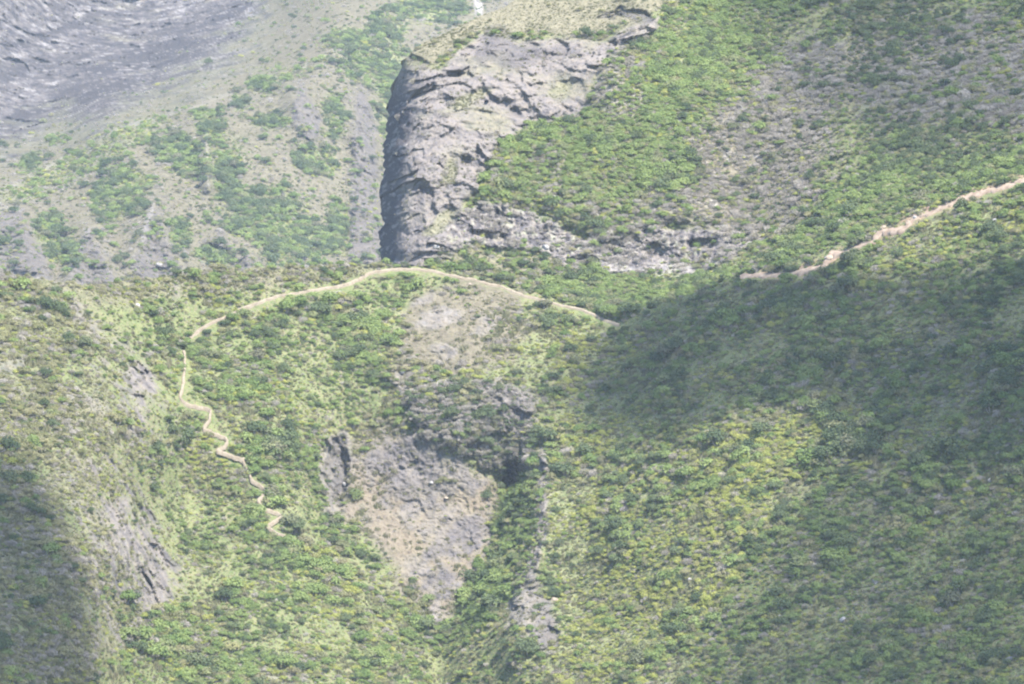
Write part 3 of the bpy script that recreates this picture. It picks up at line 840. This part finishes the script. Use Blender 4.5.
def scatter(S, kind, dens, count, smin, smax, sizemap=None, pw=2.0):
    r_, c_ = S['X'].shape
    dxp = np.abs(np.gradient(S['X'], axis=1)) * np.abs(np.gradient(S['Y'], axis=0))
    ok = (S['X'] > -100) & (S['X'] < W + 100) & (S['Y'] > -70) & (S['Y'] < H + 70)
    p = (np.clip(dens, 0, None) * dxp * ok).reshape(-1)
    tot = p.sum()
    if tot <= 0: return
    cdf = np.cumsum(p) / tot
    n = int(count * 1.5)
    j = np.searchsorted(cdf, RNG.random(n))
    j = np.minimum(j, len(cdf) - 1)
    r, c = np.divmod(j, c_)
    px, py = S['X'][r, c], S['Y'][r, c]
    keep = trail_clear(px, py)
    r, c, px, py = r[keep], c[keep], px[keep], py[keep]
    n = len(r)
    # a step within the cell
    r2, c2 = np.minimum(r + 1, r_ - 1), np.minimum(c + 1, c_ - 1)
    a, b = RNG.random(n)[:, None], RNG.random(n)[:, None]
    pos = S['P'][r, c] + a * (S['P'][r2, c] - S['P'][r, c]) + b * (S['P'][r, c2] - S['P'][r, c])
    sc = 0.84 * (smin + (smax * 1.6 - smin) * RNG.random(n) ** 4.2)
    if 'stand' in S: sc = sc * S['stand'][r, c]
    shp = RNG.integers(len(MESH[kind]), size=n)
    out = np.column_stack([pos, sc, RNG.random(n) * 6.283, shp, px, py, S['D'][r, c]])
    PTS[kind].append(out)


# --- land cover of the near ridge
wa, wb, rk = C['wa'], C['wb'], C['m_rock']
X, Y = C['X'], C['Y']
free = (1 - rk) ** 1.5
free = free * (1 - 0.93 * slab)
dryC, grC = C['m_dry'], C['m_grass']
leftB = poly(C, [(-60, 280), (60, 300), (125, 370), (140, 450), (120, 520), (170, 610), (110, 650), (90, 700), (-60, 700)], 22, 40)
crown = sstep(26, 6, Y - crest(X)) * sstep(420, 360, X)
rightH = sstep(530, 600, X) * sstep(4, 16, Y - crest(X))
yel = C['m_grass'] * rightH  # yellow-green cover, its colour boosted to brighten the sunlit patch
clump = sstep(-0.2, 0.3, fbm(C['P'], 7, 4, 91))
gap = 0.15 + 0.85 * sstep(-0.32, 0.02, fbm(C['P'], 11, 4, 96))
Pt = C['P'] @ np.array([[0.9, 0, -0.5], [0, 1, 0], [0.5, 0, 0.9]])
patch = sstep(-0.2, 0.25, fbm(Pt * np.array([0.55, 0.7, 1.6]), 20, 4, 92))
thick = 0.25 + 0.75 * sstep(-0.2, 0.15, fbm(Pt * np.array([0.6, 0.8, 1.4]), 26, 4, 112))
midL = poly(C, [(190, 340), (390, 285), (420, 270), (400, 330), (380, 380), (330, 430), (330, 520), (420, 620), (430, 700), (90, 700), (180, 600), (190, 420)], 14, 20)
hump = poly(C, [(408, 392), (450, 380), (500, 382), (534, 400), (540, 440), (532, 484), (510, 486), (470, 462), (420, 440), (408, 420)], 5, 8)
gullyg = poly(C, [(500, 490), (535, 470), (540, 520), (520, 580), (480, 640), (440, 650), (470, 600), (490, 550)], 8, 10)
free = free * gap
dn = free * thick * (1 - 0.85 * dryC)
scatter(C, 'green', (dn * (0.25 + 0.75 * clump) * (0.35 + 0.8 * midL + 0.5 * rightH * (1 - 0.8 * yel) - 0.2 * leftB) + 0.8 * gullyg).clip(0), 17000, 0.75, 1.75)
scatter(C, 'dark', (dn * clump * (0.10 + 0.28 * midL * patch + 0.4 * rightH * (1 - 0.95 * yel) * (0.2 + patch)) + 0.25 * gullyg * clump + 0.08 * hump).clip(0), 6000, 0.8, 2.0)
scatter(C, 'lime', free * (0.12 + 0.5 * (1 - thick) + 2.6 * yel * (0.5 + patch) + 0.4 * midL * (1 - patch) + 0.15 * rightH + 0.5 * grC * (1 - rightH) + 0.8 * gullyg), 19000, 0.55, 1.2)
scatter(C, 'olive', free * (0.2 + 0.15 * midL + 0.9 * leftB * (0.4 + clump) + 0.9 * crown + 0.3 * rightH * (1 - 0.6 * yel) + 0.25 * dryC), 12500, 0.6, 1.5)
scatter(C, 'grey', (free * (0.16 + 0.22 * midL * (1 - patch) + 0.5 * leftB * (1 - 0.6 * patch) + 0.2 * crown + 0.25 * rightH * (1 - clump) + 0.35 * dryC) + 0.8 * hump + 0.04 * rk), 13000, 0.55, 1.3)
scatter(C, 'tuft', (1 - 0.75 * rk) * (0.35 + dryC + grC + 0.4 * leftB + 1.2 * (1 - gap)) * (1 - 0.8 * slab), 30000, 0.5, 1.1)

# --- the slope beside the cliff
wa, wb = B['wa'], B['wb']
X, Y = B['X'], B['Y']
vis = (Y < crest(X) + 4).astype(float)
slope = (1 - cliff) * vis * (1 - gtop)
free = slope * (1 - B['m_rock']) ** 1.5
clump = sstep(-0.25, 0.3, fbm(B['P'], 6, 3, 93))
patch = sstep(-0.2, 0.3, fbm(B['P'], 20, 3, 94))
bright = poly(B, [(620, 60), (700, -10), (790, -10), (760, 60), (700, 130), (700, 190), (640, 220), (560, 190), (490, 190), (500, 145), (590, 120)], 20, 26)
apron = poly(B, [(540, 270), (600, 280), (700, 278), (770, 262), (800, 240), (860, 170), (1030, 140), (1030, 180), (900, 220), (760, 275), (690, 300), (620, 322), (560, 305)], 10, 14)
dk = np.maximum(poly(B, [(870, 130), (950, 120), (1030, 150), (1030, 172), (960, 180), (880, 175)], 12, 16), 0.9 * poly(B, [(820, -20), (960, -20), (950, 60), (860, 70)], 20, 26))
scatter(B, 'green', free * (0.2 + 0.9 * bright + 0.9 * apron) * (0.25 + 0.75 * clump) * (1 - 0.85 * greyscrub), 12500, 0.75, 1.7)
scatter(B, 'dark', free * (0.10 + 0.35 * patch * clump + 0.2 * apron + 0.9 * dk) * (1 - 0.4 * greyscrub), 3800, 0.8, 1.9)
scatter(B, 'lime', free * (0.16 + 0.6 * bright * (1 - patch) + 0.5 * apron * (1 - patch)), 5200, 0.55, 1.2)
scatter(B, 'olive', free * (0.45 - 0.15 * greyscrub) + 0.05 * gtop, 5500, 0.6, 1.4)
scatter(B, 'grey', free * (0.14 + 1.0 * greyscrub * (0.4 + 0.6 * (1 - clump))) + 0.2 * band + 0.015 * cliff, 14500, 0.5, 1.4)
scatter(B, 'tuft', vis * (0.15 * free + gtop + gpatch + 0.12 * cliff * (1 - lface)), 9000, 0.3, 0.6)

# --- the far mountain
X, Y = A['X'], A['Y']
visA = ((Y < crest(X) + 3) & ((X < xleft(Y) + 6))).astype(float)
free = (1 - frock) * visA
clump = sstep(-0.1, 0.35, fbm(A['P'], 14, 3, 95))
scatter(A, 'green', free * (0.03 + gul * (0.3 + clump) + 0.25 * fgrass), 4200, 1.2, 2.8)
scatter(A, 'dark', free * (0.03 * clump + gul * clump * 0.9), 3300, 1.3, 3.2)
scatter(A, 'lime', free * (0.02 + 0.5 * fgrass + 0.2 * gul * (1 - clump)), 1100, 1.0, 2.0)
scatter(A, 'olive', free * (0.15 + 0.2 * gul + 0.2 * fgrass) + 0.004 * visA, 2200, 0.9, 1.9)
free = free * (1 - 0.6 * trip)
scatter(A, 'grey', free * (0.3 + 0.3 * tri), 2600, 0.8, 1.7)
scatter(A, 'tuft', free * (0.4 + fgrass), 3500, 0.8, 1.6)

# ------------------------------------------------------------------ the shrubs that stand out are things of their own; the rest is ground cover
PROTO = {}


def plant(kind, k, name, pos, scale, rot, label, cat, group=None, stretch=1.0):
    o = bpy.data.objects.new(name, MESH[kind][k])
    o.location = pos
    o.scale = (scale, scale, scale * stretch)
    o.rotation_euler = (0, 0, rot)
    COL.objects.link(o)
    PROTO.setdefault((kind, k), o)
    return tag(o, label, cat, group)


def region(px, py, d):
    if d > 2000: return 'far'
    if py < crest(px) - 1: return 'cliff'
    if px < 160: return 'buttress' if py > 300 else 'crest'
    if px < 420: return 'left'
    if px < 560: return 'middle'
    return 'right' if py < 430 else 'rightlow'


WHERE = {'far': 'in the gullies of the far hazy mountain', 'cliff': 'on the steep slope right of the grey cliff', 'buttress': 'on the dry slope at the left edge', 'crest': 'on the ridge top at the left',
         'left': 'on the green slope beside the zigzag path', 'middle': 'beside the bare gully slabs in the middle', 'right': 'on the upper part of the right hill', 'rightlow': 'on the lower part of the right hill'}
WHAT = {'green': 'rounded mid green shrub', 'dark': 'tall dark green bushy shrub', 'lime': 'low yellow green shrub', 'olive': 'low olive shrub', 'grey': 'leafless grey twiggy shrub'}
NAMES = {'green': 'green_shrub', 'dark': 'dark_shrub', 'lime': 'yellow_green_shrub', 'olive': 'olive_shrub', 'grey': 'dry_shrub'}
QUOTA = {'green': 90, 'dark': 110, 'lime': 30, 'olive': 30, 'grey': 30}
REST = {}
for kind in MESH:
    a = np.concatenate(PTS[kind])
    if kind not in QUOTA:
        REST[kind] = a
        continue
    size = a[:, 3] / a[:, 8] * ((a[:, 6] > 8) & (a[:, 6] < W - 8) & (a[:, 7] > 8) & (a[:, 7] < H - 8))
    order = np.argsort(-size)
    top = order[:QUOTA[kind]]
    for i in top:
        x, y, z, sc, rot, k, px, py, d = a[i]
        rg = region(px, py, d)
        plant(kind, int(k), NAMES[kind], (x, y, z), sc * 1.12, rot, 'large ' + WHAT[kind] + ' ' + WHERE[rg], 'shrub', 'large ' + WHAT[kind] + 's ' + WHERE[rg])
    REST[kind] = np.delete(a, top, 0)

# shrubs one can point at
SPECIAL = [
    ('lime', 0, 231, 650, 3.0, 1.0, 'bright lime green leafy bush standing alone low on the left slope', 'bush'),
    ('dark', 0, 481, 273, 1.5, 1.0, 'lone round dark bush just above the saddle path', 'bush'),
    ('dark', 1, 436, 379, 1.9, 1.0, 'dark green bush on top edge of the rocky hump', 'bush'),
    ('lime', 1, 520, 506, 1.5, 0.9, 'small golden yellow bush in the gully right of the slabs', 'bush'),
    ('dark', 2, 897, 262, 2.3, 1.7, 'tall narrow dark bush below the red track', 'bush'),
    ('dark', 0, 848, 262, 2.6, 0.9, 'broad dark bush under a bend of the red track', 'bush'),
    ('dark', 1, 500, 490, 2.0, 1.0, 'dark bush in the shaded nook beside the rocky hump', 'bush'),
    ('dark', 2, 232, 630, 2.4, 0.9, 'dark bush right above the lime green one', 'bush'),
    ('green', 0, 214, 260, 5.0, 0.8, 'large rounded green tree thicket behind the ridge line', 'bush'),
    ('dark', 1, 492, 565, 2.2, 0.9, 'dark bush between the gully slabs and the rocky rib', 'bush'),
    ('dark', 0, 550, 592, 1.8, 1.0, 'dark bush above the pale rock on the spur', 'bush'),
    ('dark', 2, 430, 268, 0.9, 1.0, 'small dark bush at edge of the saddle below the cliff foot', 'bush'),
    ('green', 1, 396, 267, 1.3, 0.8, 'low green bush by the path at the cliff corner', 'bush'),
    ('dark', 1, 624, 212, 1.4, 1.2, 'very dark bush alone amid bright green scrub above the rock band', 'bush'),
]
for kind, k, px, py, sc, st, lab, cat in SPECIAL:
    p = ground_at(px, py)[0]
    o = plant(kind, k, 'bush', p, sc, random.random() * 6.28, lab, cat, None, st)


def instancer_group(name, objs):
    ng = bpy.data.node_groups.new(name, 'GeometryNodeTree')
    ng.interface.new_socket('Geometry', in_out='INPUT', socket_type='NodeSocketGeometry')
    ng.interface.new_socket('Geometry', in_out='OUTPUT', socket_type='NodeSocketGeometry')
    N, L = ng.nodes, ng.links
    gi, go = N.new('NodeGroupInput'), N.new('NodeGroupOutput')
    gti = N.new('GeometryNodeJoinGeometry')
    for o in objs:
        oi = N.new('GeometryNodeObjectInfo')
        oi.transform_space = 'ORIGINAL'
        oi.inputs['Object'].default_value = o
        oi.inputs['As Instance'].default_value = True
        L.new(oi.outputs['Geometry'], gti.inputs[0])
    iop = N.new('GeometryNodeInstanceOnPoints')
    L.new(gi.outputs[0], iop.inputs['Points'])
    L.new(gti.outputs[0], iop.inputs['Instance'])
    iop.inputs['Pick Instance'].default_value = True
    for nm, dt, sock in (('shape', 'INT', 'Instance Index'), ('turn', 'FLOAT_VECTOR', 'Rotation'), ('size', 'FLOAT_VECTOR', 'Scale')):
        na = N.new('GeometryNodeInputNamedAttribute')
        na.data_type = dt
        na.inputs['Name'].default_value = nm
        L.new(na.outputs['Attribute'], iop.inputs[sock])
    L.new(iop.outputs[0], go.inputs[0])
    return ng


COVER = {'green': ('green_scrub', 'dense mid green scrub covering the slopes', 'scrub'), 'dark': ('dark_scrub', 'dark green scrub in patches over the slopes', 'scrub'), 'lime': ('yellow_green_scrub', 'low yellow green scrub on sunny slopes', 'scrub'),
         'olive': ('olive_scrub', 'low olive scrub on ridge tops and dry slopes', 'scrub'), 'grey': ('dry_scrub', 'grey leafless scrub on steep dry ground', 'scrub'), 'tuft': ('grass', 'yellowish grass tufts between shrubs and on the cliff top', 'grass')}
for kind, a in REST.items():
    nm, lab, cat = COVER[kind]
    me = bpy.data.meshes.new(nm)
    me.vertices.add(len(a))
    me.vertices.foreach_set('co', a[:, :3].astype(np.float32).reshape(-1))
    at_ = me.attributes.new('shape', 'INT', 'POINT')
    at_.data.foreach_set('value', a[:, 5].astype(np.int32))
    at_ = me.attributes.new('turn', 'FLOAT_VECTOR', 'POINT')
    tilt = RNG.normal(size=(len(a), 2)) * 0.12
    at_.data.foreach_set('vector', np.column_stack([tilt, a[:, 4]]).astype(np.float32).reshape(-1))
    at_ = me.attributes.new('size', 'FLOAT_VECTOR', 'POINT')
    at_.data.foreach_set('vector', np.column_stack([a[:, 3], a[:, 3], a[:, 3] * (0.75 + 0.4 * RNG.random(len(a)))]).astype(np.float32).reshape(-1))
    o = bpy.data.objects.new(nm, me)
    COL.objects.link(o)
    if kind == 'tuft':
        objs = []
        for k in range(2):      # two tufts that stand beside the saddle path
            objs.append(plant('tuft', k, 'grass_tuft', ground_at(446 + 66 * k, 288 + 12 * k)[0], 0.9, 1.0, ['yellowish grass tuft below the saddle path near the cliff', 'yellowish grass tuft below the saddle path further right'][k], 'grass tuft'))
    else:
        objs = [PROTO[(kind, k)] for k in range(3) if (kind, k) in PROTO]
    md = o.modifiers.new('cover', 'NODES')
    md.node_group = instancer_group(nm, objs)
    tag(o, lab, cat, kind='stuff')

# ------------------------------------------------------------------ boulders
def boulder_mesh(seed):
    import bmesh
    rng = np.random.default_rng(seed)
    bm = bmesh.new()
    bmesh.ops.create_icosphere(bm, subdivisions=3, radius=1.0)
    pl = rng.normal(size=(9, 3))
    pl /= np.linalg.norm(pl, axis=1)[:, None]
    off = 0.55 + 0.35 * rng.random(9)
    co = np.array([v_.co[:] for v_ in bm.verts])
    for nn, o_ in zip(pl, off):
        dd = co @ nn - o_
        co -= np.where(dd > 0, dd, 0)[:, None] * nn * 0.92
    co *= 1 + 0.10 * fbm(co + seed, 0.5, 3, seed)[:, None]
    co *= np.array([1.15, 0.9, 0.8])
    for v_, c_ in zip(bm.verts, co): v_.co = c_
    me = bpy.data.meshes.new('boulder')
    bm.to_mesh(me)
    bm.free()
    return me


RP = rock_mat('pale_rock', (0.145, 0.14, 0.137), (0.225, 0.217, 0.21))
RG = rock_mat('grey_rock', (0.10, 0.095, 0.098), (0.16, 0.15, 0.145))
RO = rock_mat('ochre_rock', (0.17, 0.14, 0.105), (0.24, 0.20, 0.16))
BM = []
for m in (RP, RG, RO):
    for k in range(3):
        me = boulder_mesh(400 + k + 10 * len(BM))
        me.materials.append(m)
        BM.append(me)
BOULD = [
    (0, 159, 265, 2.2, 'small white rock just behind the ridge line on the left'),
    (1, 780, 617, 0.9, 'white boulder lowest of the lone rocks on the right hill'),
    (1, 843, 620, 1.2, 'flat grey slab with pale top low on the right hill'),
    (3, 892, 529, 1.5, 'broad grey violet boulder in the scrub of the right hill'),
    (0, 760, 421, 0.8, 'white rock at upper end of the sunny patch on the right hill'),
    (0, 718, 488, 0.6, 'small white rock in the middle of the sunny patch'),
    (0, 746, 510, 0.6, 'small pale rock at shaded edge of the sunny patch'),
    (1, 911, 377, 0.8, 'white rock high on the shaded right hill'),
    (2, 885, 378, 0.6, 'smaller pale rock left of the white one on the shaded hill'),
    (0, 918, 618, 0.9, 'pale upright rock near lower right corner'),
    (2, 900, 640, 0.8, 'pale rock among rubble below the upright rock'),
    (0, 895, 643, 0.6, 'little white stone among rubble near lower right'),
    (1, 875, 582, 1.0, 'pale flat rock right of the slab on the lower hill'),
    (4, 647, 600, 1.4, 'grey boulder half hidden at left border of the right hill scrub'),
    (2, 646, 566, 0.7, 'pale stone beside the left border of the sunny patch'),
    (0, 915, 218, 0.9, 'white rock standing on the red track bend'),
    (6, 884, 228, 1.1, 'ochre boulder at narrow part of the red track'),
    (6, 830, 258, 1.4, 'ochre boulder at lower end of the red track'),
    (0, 995, 221, 1.0, 'white rock in the grass below the red track'),
    (0, 826, 258, 0.8, 'white stone beside ochre boulder at lower end of track'),
    (1, 962, 222, 0.9, 'pale rock between track and grassy bank on the right'),
    (6, 555, 600, 1.3, 'ochre rock on the spur right of the pale crag'),
    (0, 404, 265, 1.0, 'white block at the cliff foot beside the path'),
    (1, 440, 260, 1.3, 'pale block leaning at base of the cliff'),
    (1, 437, 247, 1.1, 'pale rock above the saddle at foot of the cliff'),
    (6, 470, 284, 0.7, 'ochre stone just under the saddle path'),
    (2, 545, 248, 1.6, 'pale pillar rock at the left end of the rock band'),
    (0, 163, 338, 0.9, 'white stone on the slope left of the path junction'),
    (1, 138, 306, 1.0, 'pale rock in scrub below the left ridge top'),
    (0, 168, 376, 0.9, 'white stone left of the zigzag path'),
    (1, 275, 601, 1.1, 'pale rock on lower left slope under the zigzag path'),
    (6, 244, 459, 0.9, 'ochre stone on a bend of the zigzag path'),
    (3, 404, 370, 1.2, 'grey rock on dry ground above the gully slabs'),
    (1, 402, 373, 0.8, 'pale stone on dry ground above the gully slabs'),
    (0, 431, 483, 0.8, 'white stone on the gully slabs'),
    (1, 345, 484, 1.0, 'pale stone in dark cleft left of the gully slabs'),
    (6, 446, 498, 0.7, 'ochre stone beside green patch on the gully slabs'),
    (1, 990, 480, 0.9, 'pale rock at the right edge of shaded hill'),
    (3, 1010, 660, 1.2, 'grey rock in the lower right corner'),
    (1, 690, 580, 0.8, 'pale stone left of centre on lower right hill'),
]
for mi, px, py, sc, lab in BOULD:
    p = ground_at(px, py)[0]
    o = bpy.data.objects.new('boulder', BM[mi])
    COL.objects.link(o)
    sc = sc * 0.8
    o.location = p + np.array([0, -0.4, 0.15 * sc])
    o.scale = (sc, sc, sc)
    o.rotation_euler = (random.uniform(-.3, .3), random.uniform(-.3, .3), random.random() * 6.28)
    tag(o, lab, 'boulder')

# ------------------------------------------------------------------ clouds over the valley: their shade lies on the right hill and the left corner
def cloud_mat(name):
    t = NT(name)
    d = t.n('ShaderNodeBsdfDiffuse')
    d.inputs[0].default_value = (0.9, 0.9, 0.9, 1)
    tr = t.n('ShaderNodeBsdfTransparent')
    mx = t.n('ShaderNodeMixShader')
    nn = t.noise(t.coords(), 0.02, 4, 0.6)
    f = t.math('MULTIPLY', t.attr('thick'), t.math('ADD', t.math('MULTIPLY', nn, 0.3), 0.85), True)
    t.l(f, mx.inputs[0])
    t.l(tr.outputs[0], mx.inputs[1])
    t.l(d.outputs[0], mx.inputs[2])
    t.l(mx.outputs[0], t.out.inputs[0])
    return t.m


CM = cloud_mat('cloud_vapour')
CLOUD_Z = 330.0


def cloud(parts, label, seed, cell=4.0):
    """a cloud shaped from the shade field given for the slopes: every slope point is carried up along the sun's direction"""
    ps, vs_ = [], []
    for S, field in parts:
        P = S['P'][::3, ::3].reshape(-1, 3)
        open_ = np.ones(len(P), bool) if S is C else (S['Y'] < crest(S['X']) - 3)[::3, ::3].reshape(-1)   # the foot behind the ridge never sees this sky
        ps.append((P + SUN * ((CLOUD_Z - P[:, 2:3]) / SUN[2]))[open_, :2])
        vs_.append(field[::3, ::3].reshape(-1)[open_])
    q, f = np.concatenate(ps), np.concatenate(vs_)
    lo = q[f > 0.02].min(0) - 40
    hi = q[f > 0.02].max(0) + 40
    nx, ny = int((hi[0] - lo[0]) / cell) + 1, int((hi[1] - lo[1]) / cell) + 1
    ii = np.floor((q - lo) / cell).astype(int)
    ok = (ii[:, 0] >= 0) & (ii[:, 1] >= 0) & (ii[:, 0] < nx) & (ii[:, 1] < ny)
    num, den = np.zeros((ny, nx)), np.zeros((ny, nx))
    np.add.at(num, (ii[ok, 1], ii[ok, 0]), f[ok])
    np.add.at(den, (ii[ok, 1], ii[ok, 0]), 1.0)

    def bl(a, k):
        for _ in range(k):
            p_ = np.pad(a, 1)
            a = (p_[1:-1, 1:-1] * 2 + p_[:-2, 1:-1] + p_[2:, 1:-1] + p_[1:-1, :-2] + p_[1:-1, 2:]) / 6
        return a
    op = num / np.maximum(den, 1e-6)
    fill = bl(num, 16) / np.maximum(bl(den, 16), 1e-6)
    op = np.where(den > 0.5, op, fill)
    op = bl(op, 1)
    op[:2] = op[-2:] = 0
    op[:, :2] = op[:, -2:] = 0
    gx, gy = np.meshgrid(lo[0] + (np.arange(nx) + 0.5) * cell, lo[1] + (np.arange(ny) + 0.5) * cell)
    g3 = np.stack([gx, gy, gx * 0 + CLOUD_Z], -1)
    op = op * (1 + 0.35 * fbm(g3, 60, 4, seed))
    ins = op > 0.015
    th = np.sqrt(np.clip(op, 0, 1))
    up = 55 * th * (1 + 0.5 * fbm(g3, 45, 4, seed + 1)) + 0.5
    dn = 7 * th * (1 + 0.5 * fbm(g3, 35, 3, seed + 2)) + 0.5
    o2 = 1 - np.sqrt(1 - np.clip(op, 0, 0.96))          # light crosses the top and the base
    vs, at_, fs = [], [], []
    full = ins[:-1, :-1] & ins[1:, :-1] & ins[:-1, 1:] & ins[1:, 1:]
    for k, hgt in ((0, up), (1, -dn)):
        I = -np.ones(gx.shape, int)
        I[ins] = len(vs) + np.arange(ins.sum())
        pp = g3[ins]
        pp[:, 2] += hgt[ins]
        # vapour above the base is also carried along the sun's direction
        pp[:, :2] += SUN[:2] / SUN[2] * hgt[ins][:, None]
        vs += pp.tolist()
        at_ += o2[ins].tolist()
        f4 = np.stack([I[:-1, :-1], I[:-1, 1:], I[1:, 1:], I[1:, :-1]], -1)[full]
        fs += (f4[:, ::-1] if k else f4).tolist()
    me = bpy.data.meshes.new('cloud')
    me.from_pydata(vs, [], fs)
    a = me.attributes.new('thick', 'FLOAT', 'POINT')
    a.data.foreach_set('value', np.array(at_, np.float32))
    me.materials.append(CM)
    for p_ in me.polygons: p_.use_smooth = True
    o = bpy.data.objects.new('cloud', me)
    COL.objects.link(o)
    tag(o, label, 'cloud', kind='structure')


def soft(S, pts, v_, feather, warp=18):
    return v_ * poly(S, pts, feather, warp)


rc = np.maximum.reduce([
    soft(C, [(618, 316), (662, 300), (730, 277), (800, 272), (870, 280), (940, 270), (1030, 256), (1200, 236), (1200, 470), (1000, 470), (880, 450), (800, 405), (720, 418), (670, 440), (620, 445), (585, 420), (575, 385), (596, 338)], 0.86, 4, 7),
    soft(C, [(640, 330), (560, 352), (525, 378), (560, 420), (620, 455), (700, 440)], 0.45, 24),
    soft(C, [(800, 400), (900, 420), (1200, 420), (1200, 900), (650, 900), (680, 690), (718, 630), (765, 560), (805, 500), (845, 440)], 0.62, 30, 24)])
rb_ = soft(B, [(690, -60), (745, 40), (820, 125), (900, 150), (1020, 135), (1200, 110), (1200, -200), (690, -200)], 0.55, 36, 30)
cloud([(C, rc), (B, rb_)], 'broad white cloud drifting over the right hill', 97)
lc = soft(C, [(-200, 380), (-20, 440), (34, 470), (66, 520), (88, 600), (105, 690), (120, 900), (-200, 900)], 0.80, 16)
cloud([(C, lc)], 'small white cloud over the left edge of the valley', 117)

# ------------------------------------------------------------------ air
HAZE = 0.000024
bx = bpy.data.meshes.new('haze')
x0, x1, y0, y1, z0, z1 = -7100, 7100, -5100, 9100, -360, 220
bx.from_pydata([(x, y, z) for x in (x0, x1) for y in (y0, y1) for z in (z0, z1)], [], [(0, 1, 3, 2), (4, 6, 7, 5), (0, 4, 5, 1), (2, 3, 7, 6), (0, 2, 6, 4), (1, 5, 7, 3)])
ho = bpy.data.objects.new('haze', bx)
COL.objects.link(ho)
hz = NT('haze_air')
pv = hz.n('ShaderNodeVolumePrincipled')
pv.inputs['Color'].default_value = (0.68, 0.80, 1.0, 1)
pv.inputs['Density'].default_value = HAZE
pv.inputs['Anisotropy'].default_value = 0.0
hz.l(pv.outputs[0], hz.out.inputs['Volume'])
bx.materials.append(hz.m)
tag(ho, 'pale midday haze filling the valley', 'haze', kind='stuff')

# ------------------------------------------------------------------ light
w = bpy.data.worlds.new('World')
scene.world = w
w.use_nodes = True
wt = w.node_tree
sky = wt.nodes.new('ShaderNodeTexSky')
sky.sky_type = 'NISHITA'
sky.sun_disc = False
sky.sun_elevation = SUN_EL
sky.sun_rotation = SUN_AZ
sky.altitude = 1200
bg = wt.nodes['Background']
wt.links.new(sky.outputs[0], bg.inputs[0])
bg.inputs[1].default_value = 0.15
sl = bpy.data.lights.new('sun', 'SUN')
sl.energy = 5.0
sl.angle = R(0.53)
sl.color = (1.0, 0.94, 0.845)
so = bpy.data.objects.new('sun', sl)
so.location = (SUN * 3000).tolist()
from mathutils import Vector
so.rotation_euler = Vector(SUN.tolist()).to_track_quat('Z', 'Y').to_euler()
COL.objects.link(so)

cam = bpy.data.cameras.new('camera')
cam.lens = LENS
cam.sensor_width = 36
cam.clip_start = 1.0
cam.clip_end = 20000
co_ = bpy.data.objects.new('camera', cam)
co_.rotation_euler = (R(90) + PITCH, 0, 0)
COL.objects.link(co_)
scene.camera = co_

scene.view_settings.view_transform = 'Standard'
scene.view_settings.look = 'None'
scene.view_settings.gamma = 1
scene.view_settings.exposure = 2.18
scene.render.engine = 'CYCLES'
scene.cycles.max_bounces = 6
scene.cycles.diffuse_bounces = 3
scene.cycles.transparent_max_bounces = 16
scene.cycles.volume_bounces = 1
scene.cycles.filter_width = 2.1
